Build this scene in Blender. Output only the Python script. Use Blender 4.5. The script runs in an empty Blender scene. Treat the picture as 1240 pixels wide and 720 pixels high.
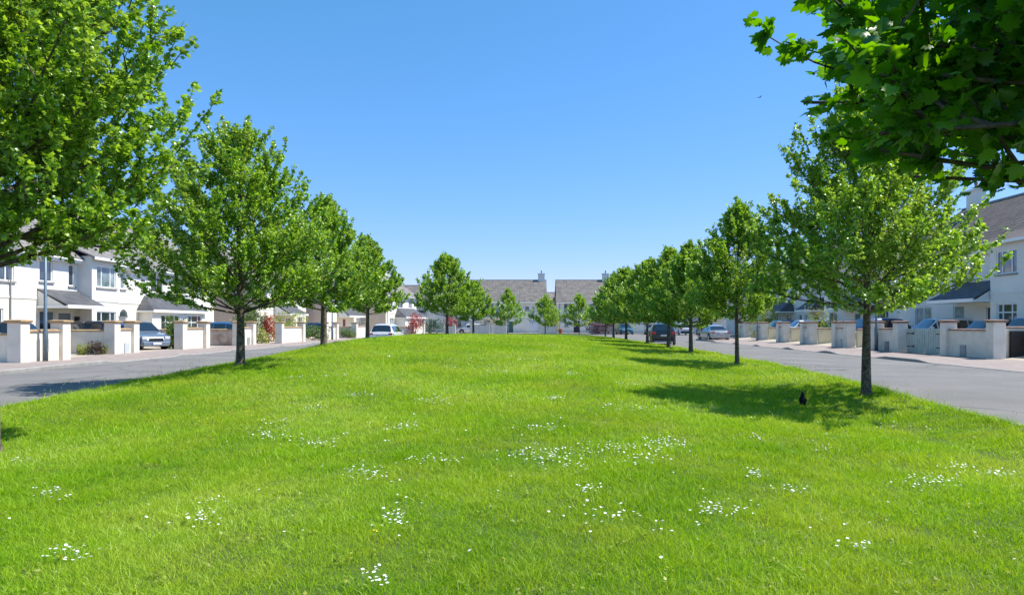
import bpy, math, random
import numpy as np
from math import radians as R, sin, cos, pi, sqrt, atan2
from mathutils import Vector, Matrix

# ------------------------------------------------------------------ camera, sky, sun, exposure
scene = bpy.context.scene
col = scene.collection
F = 827.0                      # focal length in photo pixels (1240 wide)
CAM_Z = 1.6
cam_d = bpy.data.cameras.new('camera')
cam = bpy.data.objects.new('camera', cam_d)
col.objects.link(cam)
cam.location = (0, 0, CAM_Z)
cam.rotation_euler = (R(90), 0, 0)        # level camera, rising front and a little sideways shift
cam_d.shift_x = -20 / 1240
cam_d.shift_y = 31.5 / 1240
cam_d.sensor_width = 36
cam_d.lens = 24.0
cam_d.clip_start = 0.05
cam_d.clip_end = 3000
scene.camera = cam

SUN_EL, SUN_AZ = R(57), R(84)      # azimuth clockwise from +Y
w = bpy.data.worlds.new('World')
scene.world = w
w.use_nodes = True
nt = w.node_tree
sky = nt.nodes.new('ShaderNodeTexSky')
sky.sky_type = 'NISHITA'
sky.sun_disc = False
sky.sun_elevation = SUN_EL
sky.sun_rotation = SUN_AZ
sky.altitude = 0
sky.air_density = 1.15
sky.dust_density = 0.0
sky.ozone_density = 10.0
bg = nt.nodes['Background']
hs = nt.nodes.new('ShaderNodeHueSaturation')
hs.inputs['Saturation'].default_value = 1.05
nt.links.new(sky.outputs[0], hs.inputs['Color'])
tn = nt.nodes.new('ShaderNodeMix'); tn.data_type = 'RGBA'; tn.blend_type = 'MULTIPLY'; tn.inputs['Factor'].default_value = 1
tn.inputs['B'].default_value = (0.84, 1.0, 1.04, 1)
sp = nt.nodes.new('ShaderNodeSeparateColor'); cb = nt.nodes.new('ShaderNodeCombineColor')
pw_ = nt.nodes.new('ShaderNodeMath'); pw_.operation = 'POWER'; pw_.inputs[1].default_value = 0.68
ml_ = nt.nodes.new('ShaderNodeMath'); ml_.operation = 'MULTIPLY'; ml_.inputs[1].default_value = 1.31
nt.links.new(hs.outputs[0], sp.inputs[0]); nt.links.new(sp.outputs[1], pw_.inputs[0]); nt.links.new(pw_.outputs[0], ml_.inputs[0])
nt.links.new(sp.outputs[0], cb.inputs[0]); nt.links.new(ml_.outputs[0], cb.inputs[1]); nt.links.new(sp.outputs[2], cb.inputs[2])
nt.links.new(cb.outputs[0], tn.inputs['A']); nt.links.new(tn.outputs['Result'], bg.inputs[0])
bg.inputs[1].default_value = 0.116

sd = bpy.data.lights.new('sun', 'SUN')
sd.energy = 4.6
sd.angle = R(0.53)
sd.color = (1.0, 0.95, 0.86)
sun = bpy.data.objects.new('sun', sd)
col.objects.link(sun)
to_sun = Vector((sin(SUN_AZ) * cos(SUN_EL), cos(SUN_AZ) * cos(SUN_EL), sin(SUN_EL)))
sun.rotation_euler = to_sun.to_track_quat('Z', 'Y').to_euler()
sun.location = (60, 10, 90)

scene.view_settings.view_transform = 'Standard'
scene.view_settings.look = 'None'
scene.view_settings.gamma = 1
scene.view_settings.use_curve_mapping = False
scene.view_settings.exposure = 0.74
scene.render.engine = 'CYCLES'
scene.cycles.max_bounces = 8
scene.cycles.transparent_max_bounces = 8

rng = random.Random(7)

# ------------------------------------------------------------------ materials
M = {}
def mat(name, color, rough=0.8, var=0.0, scale=3.0, metallic=0.0, bump=0.0, bscale=40.0, color2=None,
        spec=0.5, coat=0.0, detail=6.0, contrast=(0.35, 0.65)):
    m = bpy.data.materials.new(name)
    m.use_nodes = True
    t = m.node_tree
    b = t.nodes['Principled BSDF']
    b.inputs['Roughness'].default_value = rough
    b.inputs['Metallic'].default_value = metallic
    b.inputs['Specular IOR Level'].default_value = spec
    b.inputs['Coat Weight'].default_value = coat
    b.inputs['Coat Roughness'].default_value = 0.04
    c1 = (*color, 1)
    tc = t.nodes.new('ShaderNodeTexCoord')
    n = t.nodes.new('ShaderNodeTexNoise')
    n.inputs['Scale'].default_value = scale
    n.inputs['Detail'].default_value = detail
    t.links.new(tc.outputs['Object'], n.inputs['Vector'])
    r = t.nodes.new('ShaderNodeValToRGB')
    r.color_ramp.elements[0].position, r.color_ramp.elements[1].position = contrast
    c2 = (*color2, 1) if color2 else tuple(max(0, x * (1 - var)) for x in color) + (1,)
    r.color_ramp.elements[0].color = c2
    r.color_ramp.elements[1].color = c1
    t.links.new(n.outputs['Fac'], r.inputs[0])
    t.links.new(r.outputs[0], b.inputs['Base Color'])
    if bump:
        n2 = t.nodes.new('ShaderNodeTexNoise')
        n2.inputs['Scale'].default_value = bscale
        n2.inputs['Detail'].default_value = 4
        t.links.new(tc.outputs['Object'], n2.inputs['Vector'])
        bp = t.nodes.new('ShaderNodeBump')
        bp.inputs['Strength'].default_value = bump
        bp.inputs['Distance'].default_value = 0.02
        t.links.new(n2.outputs['Fac'], bp.inputs['Height'])
        t.links.new(bp.outputs[0], b.inputs['Normal'])
    M[name] = m
    return m

def tile_mat(name, ca, cb, mortar, bw, bh, off=0.5, msize=0.012, rough=0.8, coord='UV', bump=0.5, noise_c=None):
    m = bpy.data.materials.new(name); m.use_nodes = True
    t = m.node_tree; b = t.nodes['Principled BSDF']
    b.inputs['Roughness'].default_value = rough
    tc = t.nodes.new('ShaderNodeTexCoord')
    br = t.nodes.new('ShaderNodeTexBrick')
    br.inputs['Scale'].default_value = 1
    br.inputs['Brick Width'].default_value = bw
    br.inputs['Row Height'].default_value = bh
    br.inputs['Mortar Size'].default_value = msize
    br.inputs['Mortar Smooth'].default_value = 0.2
    br.inputs['Color1'].default_value = (*ca, 1)
    br.inputs['Color2'].default_value = (*cb, 1)
    br.inputs['Mortar'].default_value = (*mortar, 1)
    br.offset = off
    t.links.new(tc.outputs[coord], br.inputs['Vector'])
    n = t.nodes.new('ShaderNodeTexNoise'); n.inputs['Scale'].default_value = 1.7; n.inputs['Detail'].default_value = 8
    n.inputs['Roughness'].default_value = 0.75
    t.links.new(tc.outputs['Object'], n.inputs['Vector'])
    rp = t.nodes.new('ShaderNodeValToRGB')
    rp.color_ramp.elements[0].position = 0.42; rp.color_ramp.elements[1].position = 0.66
    mx = t.nodes.new('ShaderNodeMix'); mx.data_type = 'RGBA'
    t.links.new(n.outputs['Fac'], rp.inputs[0])
    fm = t.nodes.new('ShaderNodeMath'); fm.operation = 'MULTIPLY'; fm.inputs[1].default_value = 0.55
    t.links.new(rp.outputs[0], fm.inputs[0])
    t.links.new(fm.outputs[0], mx.inputs['Factor'])
    t.links.new(br.outputs['Color'], mx.inputs['A'])
    mx.inputs['B'].default_value = (*(noise_c or tuple(x * 1.5 for x in ca)), 1)
    t.links.new(mx.outputs['Result'], b.inputs['Base Color'])
    bp = t.nodes.new('ShaderNodeBump'); bp.inputs['Strength'].default_value = bump; bp.inputs['Distance'].default_value = 0.03
    inv = t.nodes.new('ShaderNodeMath'); inv.operation = 'SUBTRACT'; inv.inputs[0].default_value = 1
    t.links.new(br.outputs['Fac'], inv.inputs[1])
    t.links.new(inv.outputs[0], bp.inputs['Height'])
    t.links.new(bp.outputs[0], b.inputs['Normal'])
    M[name] = m
    return m

def leaf_mat(name, ca, cb, trans=0.45, tcol=None, rough=0.42, patch=0.0, pcol=None, pscale=0.35, spec=0.4):
    """two-sided leaf: per-leaf attribute 'rnd' picks the tone"""
    m = bpy.data.materials.new(name); m.use_nodes = True
    t = m.node_tree; b = t.nodes['Principled BSDF']; out = t.nodes['Material Output']
    at = t.nodes.new('ShaderNodeAttribute'); at.attribute_name = 'rnd'
    rp = t.nodes.new('ShaderNodeValToRGB')
    rp.color_ramp.elements[0].color = (*ca, 1); rp.color_ramp.elements[1].color = (*cb, 1)
    t.links.new(at.outputs['Fac'], rp.inputs[0])
    src = rp.outputs[0]
    if patch:
        tc = t.nodes.new('ShaderNodeTexCoord')
        n = t.nodes.new('ShaderNodeTexNoise'); n.inputs['Scale'].default_value = pscale; n.inputs['Detail'].default_value = 5
        n.inputs['Roughness'].default_value = 0.65
        t.links.new(tc.outputs['Object'], n.inputs['Vector'])
        r2 = t.nodes.new('ShaderNodeValToRGB'); r2.color_ramp.elements[0].position = 0.43; r2.color_ramp.elements[1].position = 0.62
        t.links.new(n.outputs['Fac'], r2.inputs[0])
        f = t.nodes.new('ShaderNodeMath'); f.operation = 'MULTIPLY'; f.inputs[1].default_value = patch
        t.links.new(r2.outputs[0], f.inputs[0])
        mx = t.nodes.new('ShaderNodeMix'); mx.data_type = 'RGBA'
        t.links.new(f.outputs[0], mx.inputs['Factor']); t.links.new(src, mx.inputs['A'])
        mx.inputs['B'].default_value = (*pcol, 1)
        src = mx.outputs['Result']
    t.links.new(src, b.inputs['Base Color'])
    b.inputs['Roughness'].default_value = rough
    b.inputs['Specular IOR Level'].default_value = spec
    tr = t.nodes.new('ShaderNodeBsdfTranslucent')
    hv = t.nodes.new('ShaderNodeHueSaturation'); hv.inputs['Hue'].default_value = 0.485
    hv.inputs['Saturation'].default_value = 1.1; hv.inputs['Value'].default_value = 1.55
    t.links.new(src, hv.inputs['Color'])
    t.links.new(hv.outputs[0], tr.inputs['Color'])
    ms = t.nodes.new('ShaderNodeMixShader'); ms.inputs[0].default_value = trans
    t.links.new(b.outputs[0], ms.inputs[1]); t.links.new(tr.outputs[0], ms.inputs[2])
    t.links.new(ms.outputs[0], out.inputs['Surface'])
    M[name] = m
    return m

mat('render_white', (0.80, 0.775, 0.71), 0.9, 0.09, 0.8, bump=0.35, bscale=70)
mat('render_cream', (0.78, 0.74, 0.62), 0.9, 0.08, 0.8, bump=0.35, bscale=70)
mat('render_shaded', (0.62, 0.52, 0.43), 0.9, 0.12, 0.7, bump=0.35, bscale=70)  # left row's side walls: their shade is put into this darker render colour
mat('wall_paint', (0.80, 0.735, 0.625), 0.9, 0.2, 1.8, bump=0.4, bscale=60, contrast=(0.25, 0.6))
mat('yellow_paint', (0.88, 0.77, 0.50), 0.9, 0.14, 1.5, bump=0.4, bscale=60)
mat('stained_paint', (0.60, 0.50, 0.42), 0.9, 0.3, 1.9, bump=0.4, bscale=60, color2=(0.36, 0.24, 0.19))
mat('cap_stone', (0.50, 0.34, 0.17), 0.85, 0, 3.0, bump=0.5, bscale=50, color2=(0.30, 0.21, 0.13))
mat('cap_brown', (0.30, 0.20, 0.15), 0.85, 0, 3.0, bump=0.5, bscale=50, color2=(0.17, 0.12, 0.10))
mat('sill_stone', (0.30, 0.28, 0.26), 0.85, 0.2, 4)
mat('upvc', (0.82, 0.82, 0.80), 0.35, 0.03, 2)
mat('pvc_grey', (0.25, 0.26, 0.27), 0.4, 0.1, 2)
mat('wood_dark', (0.035, 0.022, 0.018), 0.6, 0.4, 8)
mat('gate_paint', (0.47, 0.56, 0.52), 0.6, 0.14, 3)
mat('iron', (0.012, 0.014, 0.013), 0.5, 0.2, 8)
mat('steel_pole', (0.14, 0.19, 0.23), 0.45, 0.18, 5, metallic=0.3)
mat('door_red', (0.24, 0.02, 0.02), 0.35, 0.1, 2)
mat('door_teal', (0.03, 0.14, 0.14), 0.4, 0.1, 2)
mat('door_navy', (0.012, 0.016, 0.03), 0.35, 0.1, 2)
mat('door_grey', (0.20, 0.22, 0.22), 0.4, 0.1, 2)
mat('garage_white', (0.62, 0.68, 0.76), 0.4, 0.06, 2)
mat('box_grey', (0.34, 0.36, 0.36), 0.5, 0.2, 4)
mat('box_white', (0.50, 0.55, 0.57), 0.4, 0.1, 4)
mat('bin_green', (0.02, 0.26, 0.05), 0.4, 0.15, 3)
mat('bin_blue', (0.015, 0.07, 0.24), 0.4, 0.15, 3)
mat('bin_black', (0.015, 0.016, 0.017), 0.4, 0.2, 3)
mat('terracotta', (0.55, 0.14, 0.05), 0.7, 0.2, 6)
mat('parasol_cloth', (0.80, 0.79, 0.76), 0.8, 0.04, 3)
mat('tyre', (0.015, 0.015, 0.016), 0.8, 0.2, 12)
mat('rim', (0.45, 0.46, 0.48), 0.3, 0.1, 6, metallic=0.8)
mat('trim_black', (0.012, 0.012, 0.014), 0.5, 0.1, 5)
mat('chrome', (0.7, 0.7, 0.72), 0.15, 0.05, 5, metallic=1.0)
mat('plate_white', (0.72, 0.73, 0.70), 0.4, 0.03, 5)
mat('plate_blue', (0.02, 0.06, 0.35), 0.4, 0.03, 5)
mat('lamp_red', (0.55, 0.015, 0.02), 0.2, 0.1, 5, coat=0.6)
mat('lamp_clear', (0.62, 0.64, 0.66), 0.12, 0.1, 9, coat=0.8)
mat('glass_car', (0.012, 0.018, 0.024), 0.05, 0.0, 2, spec=0.9, coat=1.0)
mat('glass_window', (0.055, 0.085, 0.10), 0.06, 0, 0.9, spec=0.9, coat=1.0, color2=(0.02, 0.03, 0.035))
mat('curtain', (0.33, 0.40, 0.40), 0.25, 0.25, 1.6, coat=0.8, color2=(0.10, 0.14, 0.15))
mat('lamp_glass', (0.5, 0.52, 0.52), 0.2, 0.05, 5)
mat('feather', (0.006, 0.006, 0.006), 0.7, 0.3, 20, spec=0.2)
mat('beak', (0.10, 0.075, 0.03), 0.5, 0.1, 20)
mat('pot', (0.24, 0.12, 0.07), 0.8, 0.2, 6)
mat('soil', (0.06, 0.045, 0.03), 0.95, 0.4, 5)
mat('bark', (0.155, 0.125, 0.085), 0.95, 0, 14, bump=1.0, bscale=26, color2=(0.040, 0.032, 0.022), contrast=(0.36, 0.60))
mat('bark_smooth', (0.13, 0.10, 0.065), 0.95, 0, 9, bump=0.9, bscale=30, color2=(0.045, 0.035, 0.025))
mat('concrete', (0.34, 0.33, 0.31), 0.9, 0.25, 2.5, bump=0.4, bscale=30)
mat('manhole_iron', (0.045, 0.04, 0.037), 0.6, 0.3, 8)
for nme, c, mt in (('white', (0.76, 0.78, 0.78), 0), ('dark', (0.018, 0.022, 0.028), .3), ('silver', (0.42, 0.45, 0.47), .55),
                   ('navy', (0.012, 0.035, 0.12), .3), ('blue', (0.05, 0.16, 0.34), .3), ('pale_blue', (0.22, 0.36, 0.50), .3),
                   ('maroon', (0.07, 0.008, 0.015), .3), ('teal', (0.03, 0.14, 0.21), .3), ('slate_blue', (0.22, 0.27, 0.34), .5)):
    mat('paint_' + nme, c, 0.28, 0.05, 1.5, metallic=mt, coat=0.9)

tile_mat('roof_grey', (0.155, 0.150, 0.150), (0.225, 0.205, 0.19), (0.035, 0.034, 0.034), 0.30, 0.33, noise_c=(0.33, 0.30, 0.26), msize=0.03)
tile_mat('roof_brown', (0.10, 0.082, 0.076), (0.15, 0.12, 0.105), (0.03, 0.026, 0.024), 0.30, 0.34, noise_c=(0.19, 0.155, 0.135), msize=0.05, bump=0.9)
tile_mat('roof_mottled', (0.095, 0.09, 0.09), (0.17, 0.155, 0.145), (0.03, 0.03, 0.03), 0.9, 0.35, noise_c=(0.27, 0.24, 0.20), msize=0.03)
tile_mat('slate', (0.055, 0.058, 0.066), (0.085, 0.088, 0.098), (0.02, 0.02, 0.022), 0.30, 0.22, noise_c=(0.13, 0.135, 0.14), rough=0.6, msize=0.014)
tile_mat('pavers', (0.25, 0.195, 0.175), (0.31, 0.245, 0.22), (0.20, 0.17, 0.155), 0.22, 0.11, noise_c=(0.33, 0.29, 0.26), coord='Object', bump=0.3, msize=0.008)
tile_mat('drive_pavers', (0.40, 0.34, 0.27), (0.47, 0.40, 0.31), (0.27, 0.22, 0.18), 0.22, 0.11, noise_c=(0.50, 0.44, 0.36), coord='Object', bump=0.3, msize=0.008)

# asphalt: fine aggregate, wide tonal patches, cracks
m = mat('asphalt', (0.200, 0.192, 0.186), 0.9, 0, 0.45, bump=0.5, bscale=120, color2=(0.14, 0.138, 0.138), detail=9, contrast=(0.3, 0.7))
t = m.node_tree; b = t.nodes['Principled BSDF']; src = b.inputs['Base Color'].links[0].from_socket
tc = [n for n in t.nodes if n.type == 'TEX_COORD'][0]
gn = t.nodes.new('ShaderNodeTexNoise'); gn.inputs['Scale'].default_value = 60; gn.inputs['Detail'].default_value = 3
t.links.new(tc.outputs['Object'], gn.inputs['Vector'])
gr = t.nodes.new('ShaderNodeValToRGB'); gr.color_ramp.elements[0].color = (.68, .68, .68, 1); gr.color_ramp.elements[1].color = (1.25, 1.24, 1.2, 1)
gr.color_ramp.elements[0].position = .3; gr.color_ramp.elements[1].position = .7
t.links.new(gn.outputs['Fac'], gr.inputs[0])
mx = t.nodes.new('ShaderNodeMix'); mx.data_type = 'RGBA'; mx.blend_type = 'MULTIPLY'; mx.inputs['Factor'].default_value = 1
t.links.new(src, mx.inputs['A']); t.links.new(gr.outputs[0], mx.inputs['B'])
# cracks / joint seams
vo = t.nodes.new('ShaderNodeTexVoronoi'); vo.feature = 'DISTANCE_TO_EDGE'; vo.inputs['Scale'].default_value = 0.11
wn = t.nodes.new('ShaderNodeTexNoise'); wn.inputs['Scale'].default_value = 0.8; wn.inputs['Detail'].default_value = 5
t.links.new(tc.outputs['Object'], wn.inputs['Vector'])
av = t.nodes.new('ShaderNodeMix'); av.data_type = 'RGBA'; av.blend_type = 'ADD'; av.inputs['Factor'].default_value = 1.6
t.links.new(tc.outputs['Object'], av.inputs['A']); t.links.new(wn.outputs['Color'], av.inputs['B'])
t.links.new(av.outputs['Result'], vo.inputs['Vector'])
cr = t.nodes.new('ShaderNodeValToRGB'); cr.color_ramp.elements[0].color = (.45, .45, .45, 1); cr.color_ramp.elements[1].color = (1, 1, 1, 1)
cr.color_ramp.elements[0].position = 0.0; cr.color_ramp.elements[1].position = 0.006
t.links.new(vo.outputs['Distance'], cr.inputs[0])
m2 = t.nodes.new('ShaderNodeMix'); m2.data_type = 'RGBA'; m2.blend_type = 'MULTIPLY'; m2.inputs['Factor'].default_value = 1
t.links.new(mx.outputs['Result'], m2.inputs['A']); t.links.new(cr.outputs[0], m2.inputs['B'])
t.links.new(m2.outputs['Result'], b.inputs['Base Color'])

mat('turf', (0.06, 0.12, 0.006), 0.95, 0, 2.0, bump=0.8, bscale=25, color2=(0.05, 0.07, 0.015), detail=10)
mat('far_turf', (0.10, 0.17, 0.03), 0.95, 0.3, 0.5, bump=0.5, bscale=25)
leaf_mat('blade', (0.065, 0.225, 0.004), (0.38, 0.58, 0.035), trans=0.40, rough=0.45, patch=0.52, pcol=(0.43, 0.50, 0.07), pscale=0.55, spec=0.22)
_r = [n for n in M['blade'].node_tree.nodes if n.type == 'VALTORGB'][0].color_ramp
_e = _r.elements.new(.80); _e.color = (0.37, 0.57, 0.02, 1); _r.elements[-1].color = (0.74, 0.78, 0.36, 1)
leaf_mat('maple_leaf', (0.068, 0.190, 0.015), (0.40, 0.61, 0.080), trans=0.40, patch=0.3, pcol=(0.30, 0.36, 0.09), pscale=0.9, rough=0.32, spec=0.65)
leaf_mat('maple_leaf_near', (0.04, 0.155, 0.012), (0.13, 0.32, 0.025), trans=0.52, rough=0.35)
leaf_mat('shrub_green', (0.05, 0.11, 0.015), (0.13, 0.20, 0.03), trans=0.3)
leaf_mat('shrub_lime', (0.19, 0.27, 0.03), (0.33, 0.37, 0.05), trans=0.35)
leaf_mat('shrub_dark', (0.02, 0.05, 0.012), (0.05, 0.10, 0.02), trans=0.25)
leaf_mat('shrub_red', (0.25, 0.03, 0.02), (0.50, 0.10, 0.07), trans=0.3)
leaf_mat('shrub_purple', (0.07, 0.012, 0.02), (0.17, 0.03, 0.05), trans=0.3)
leaf_mat('shrub_brown', (0.05, 0.04, 0.03), (0.12, 0.08, 0.06), trans=0.2)
leaf_mat('petal_white', (0.80, 0.80, 0.78), (0.86, 0.86, 0.84), trans=0.15)
leaf_mat('petal_yellow', (0.75, 0.55, 0.02), (0.85, 0.68, 0.03), trans=0.15)

# ------------------------------------------------------------------ helpers
def tag(o, label=None, cat=None, group=None, kind=None):
    if label: o['label'] = label
    if cat: o['category'] = cat
    if group: o['group'] = group
    if kind: o['kind'] = kind
    return o

def empty(name, loc=(0, 0, 0), rz=0, label=None, cat=None, group=None):
    o = bpy.data.objects.new(name, None)
    o.empty_display_size = 0.3
    col.objects.link(o)
    o.location = loc; o.rotation_euler = (0, 0, rz)
    return tag(o, label, cat, group, 'thing' if label else None)

class MB:
    def __init__(self):
        self.v, self.f, self.uv = [], [], []
    def face(self, pts, uv=None):
        i = len(self.v)
        self.v += [tuple(p) for p in pts]
        self.f.append(tuple(range(i, i + len(pts))))
        self.uv.append(uv)
    def box(self, x0, y0, z0, x1, y1, z1, bev=0.0):
        if bev <= 0:
            P = [(x0, y0, z0), (x1, y0, z0), (x1, y1, z0), (x0, y1, z0), (x0, y0, z1), (x1, y0, z1), (x1, y1, z1), (x0, y1, z1)]
            i = len(self.v); self.v += P
            for q in ((0, 3, 2, 1), (4, 5, 6, 7), (0, 1, 5, 4), (1, 2, 6, 5), (2, 3, 7, 6), (3, 0, 4, 7)):
                self.f.append(tuple(i + k for k in q)); self.uv.append(None)
        else:
            b = bev
            def ring(e, z): return [(x0 + e, y0, z), (x1 - e, y0, z), (x1, y0 + e, z), (x1, y1 - e, z), (x1 - e, y1, z), (x0 + e, y1, z), (x0, y1 - e, z), (x0, y0 + e, z)]
            def ring2(z): return [(x0 + b, y0 + b * .4, z), (x1 - b, y0 + b * .4, z), (x1 - b * .4, y0 + b, z), (x1 - b * .4, y1 - b, z), (x1 - b, y1 - b * .4, z), (x0 + b, y1 - b * .4, z), (x0 + b * .4, y1 - b, z), (x0 + b * .4, y0 + b, z)]
            self.loft([ring(b, z0), ring(b, z1 - b), ring2(z1)], True)
    def loft(self, rings, caps=True):
        n = len(rings[0]); i = len(self.v)
        for r in rings: self.v += [tuple(p) for p in r]
        for a in range(len(rings) - 1):
            for k in range(n):
                k2 = (k + 1) % n
                self.f.append((i + a * n + k, i + a * n + k2, i + (a + 1) * n + k2, i + (a + 1) * n + k)); self.uv.append(None)
        if caps:
            self.f.append(tuple(i + k for k in reversed(range(n)))); self.uv.append(None)
            self.f.append(tuple(i + (len(rings) - 1) * n + k for k in range(n))); self.uv.append(None)
    def tube(self, pts, rad, n=8, caps=True, flut=0.0, seed=0):
        pts = [Vector(p) for p in pts]
        rings = []
        prev = None
        for i, p in enumerate(pts):
            d = (pts[min(i + 1, len(pts) - 1)] - pts[max(i - 1, 0)])
            if d.length < 1e-6: d = Vector((0, 0, 1))
            d.normalize()
            if prev is None:
                u = d.orthogonal().normalized()
            else:
                u = (prev - d * prev.dot(d)).normalized()
            prev = u
            vv = d.cross(u)
            r = rad[i] if hasattr(rad, '__len__') else rad
            ring = []
            for k in range(n):
                a = 2 * pi * k / n
                rr = r * (1 + flut * sin(a * 3 + i * .7 + seed) + flut * .6 * sin(a * 5 - i * 1.3))
                ring.append(p + (u * cos(a) + vv * sin(a)) * rr)
            rings.append(ring)
        self.loft(rings, caps)
    def build(self, name, material, parent=None, smooth=False):
        me = bpy.data.meshes.new(name)
        me.from_pydata(self.v, [], self.f)
        if any(u is not None for u in self.uv):
            ul = me.uv_layers.new(name='UVMap')
            k = 0
            for f, u in zip(self.f, self.uv):
                for j in range(len(f)):
                    ul.data[k].uv = u[j] if u else (0, 0)
                    k += 1
        me.materials.append(M[material])
        if smooth:
            me.polygons.foreach_set('use_smooth', [True] * len(me.polygons))
        me.update()
        o = bpy.data.objects.new(name, me)
        col.objects.link(o)
        if parent: o.parent = parent
        return o

def copy_tree(o, parent=None):
    c = o.copy(); col.objects.link(c); c.parent = parent
    for ch in list(o.children): copy_tree(ch, c)
    return c

def np_mesh(name, V, T, material, parent=None, rnd=None, k=3):
    """V (n,3) float, T (m,k) int faces; rnd per face"""
    me = bpy.data.meshes.new(name)
    me.vertices.add(len(V)); me.vertices.foreach_set('co', V.astype(np.float32).ravel())
    me.loops.add(T.size); me.loops.foreach_set('vertex_index', T.astype(np.int32).ravel())
    me.polygons.add(len(T))
    me.polygons.foreach_set('loop_start', np.arange(0, T.size, k, dtype=np.int32))
    me.update(calc_edges=True)
    if rnd is not None:
        a = me.attributes.new('rnd', 'FLOAT', 'FACE'); a.data.foreach_set('value', rnd.astype(np.float32))
    me.materials.append(M[material])
    me.validate()
    o = bpy.data.objects.new(name, me); col.objects.link(o)
    if parent: o.parent = parent
    return o

# ------------------------------------------------------------------ terrain of the green
def interp(x, xs, ys): return np.interp(x, xs, ys)
YS = [-30, 0, 5, 9.4, 13, 18, 25.5, 32, 45, 60, 80, 98]
Z_L = [.0, .0, .02, .03, .06, .14, .20, .22, .24, .2, .12, .10]        # left edge
Z_TL = [-.2, -.2, -.24, -.235, .12, .52, .84, .90, .86, .65, .32, .12] # left tree line
Z_C = [-.05, -.02, -.02, .08, .22, .42, .66, .76, .78, .58, .28, .12]  # middle
Z_TR = [-.2, -.2, -.2, -.19, -.18, -.05, .14, .30, .46, .45, .30, .12] # right tree line
Z_R = [.02, .02, .03, .04, .06, .10, .15, .20, .24, .24, .16, .10]     # right edge
def xl(y): return interp(y, [-30, 12, 18, 26, 35, 60, 98], [-9.5, -9.6, -10.0, -10.2, -9.9, -9.0, -8.6])
def xr(y): return interp(y, [-30, 0, 12, 17, 24, 32, 46, 60, 98], [7.0, 7.0, 7.6, 8.3, 8.8, 8.9, 8.35, 8.2, 8.0])
def smooth_interp(y, Z):
    # soft average of the table so the ground has no creases
    return (interp(y - 2.0, YS, Z) + 2 * interp(y, YS, Z) + interp(y + 2.0, YS, Z)) / 4
def lawn_z(x, y):
    x = np.asarray(x, float); y = np.asarray(y, float)
    a, bb = xl(y), xr(y)
    cols = [smooth_interp(y, Z) for Z in (Z_L, Z_TL, Z_C, Z_TR, Z_R)]
    px = [a, a * 0 - 7.5, a * 0, a * 0 + 6.2, bb]
    z = np.zeros_like(x + y)
    x2 = np.clip(x, a, bb)
    for i in range(4):
        tt = np.clip((x2 - px[i]) / (px[i + 1] - px[i]), 0, 1)
        if i in (1, 2): tt = tt * tt * (3 - 2 * tt)
        zi = cols[i] * (1 - tt) + cols[i + 1] * tt
        z = np.where((x2 >= px[i]) & (x2 <= px[i + 1]), zi, z)
    z = z + 0.018 * np.sin(x * 1.3 + y * .7) * np.sin(y * 1.1 - x * .4)
    return z
def lz(x, y): return float(lawn_z(np.array([x]), np.array([y]))[0])

def ray(px, py):
    return np.array([(px - 640) / F, 1.0, (391.5 - py) / F])
def on_lawn(px, py):
    d = ray(px, py); tt = 2.5
    while tt < 90:
        p = d * tt
        if 1.6 + p[2] <= lz(p[0], p[1]): break
        tt += 0.05 + tt * 0.002
    return p[0], p[1]

ny, nx = 260, 60
ys = np.concatenate([np.linspace(-25, 4, 30), np.linspace(4.2, 50, 150), np.linspace(51, 98, 80)])
V, T = [], []
u = np.linspace(0, 1, nx)
for y in ys:
    xx = xl(y) * (1 - u) + xr(y) * u
    zz = lawn_z(xx, np.full_like(xx, y))
    V.append(np.stack([xx, np.full_like(xx, y), zz], 1))
V = np.concatenate(V)
n = len(ys)
i = np.arange(n - 1)[:, None] * nx + np.arange(nx - 1)[None]
T = np.stack([i, i + 1, i + nx + 1, i + nx], -1).reshape(-1, 4)
lawn = np_mesh('lawn', V, T, 'turf', k=4)
lawn.data.polygons.foreach_set('use_smooth', [True] * len(lawn.data.polygons))
tag(lawn, kind='structure')
# kerb stones that hold the turf
def strip_kerb(pts, wdt, z0, z1, name='kerb', material='concrete'):
    mb = MB()
    for side in (0,):
        rings = []
        for (x, y, zt) in pts:
            rings.append([(x - wdt / 2, y, z0), (x + wdt / 2, y, z0), (x + wdt / 2, y, zt - .02), (x + wdt / 2 - .02, y, zt), (x - wdt / 2 + .02, y, zt), (x - wdt / 2, y, zt - .02)])
        mb.loft(rings)
    o = mb.build(name, material); tag(o, kind='structure'); return o
yy = list(np.linspace(-25, 98, 60))
strip_kerb([(float(xl(y)) - .05, y, max(.05, lz(float(xl(y)), y) - .03)) for y in yy], .12, -.1, 0)
strip_kerb([(float(xr(y)) + .05, y, max(.05, lz(float(xr(y)), y) - .03)) for y in yy], .12, -.1, 0)

g = MB(); g.face([(-1500, -1500, -.6), (1500, -1500, -.6), (1500, 1500, -.6), (-1500, 1500, -.6)])
tag(g.build('ground', 'far_turf'), kind='structure')

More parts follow.
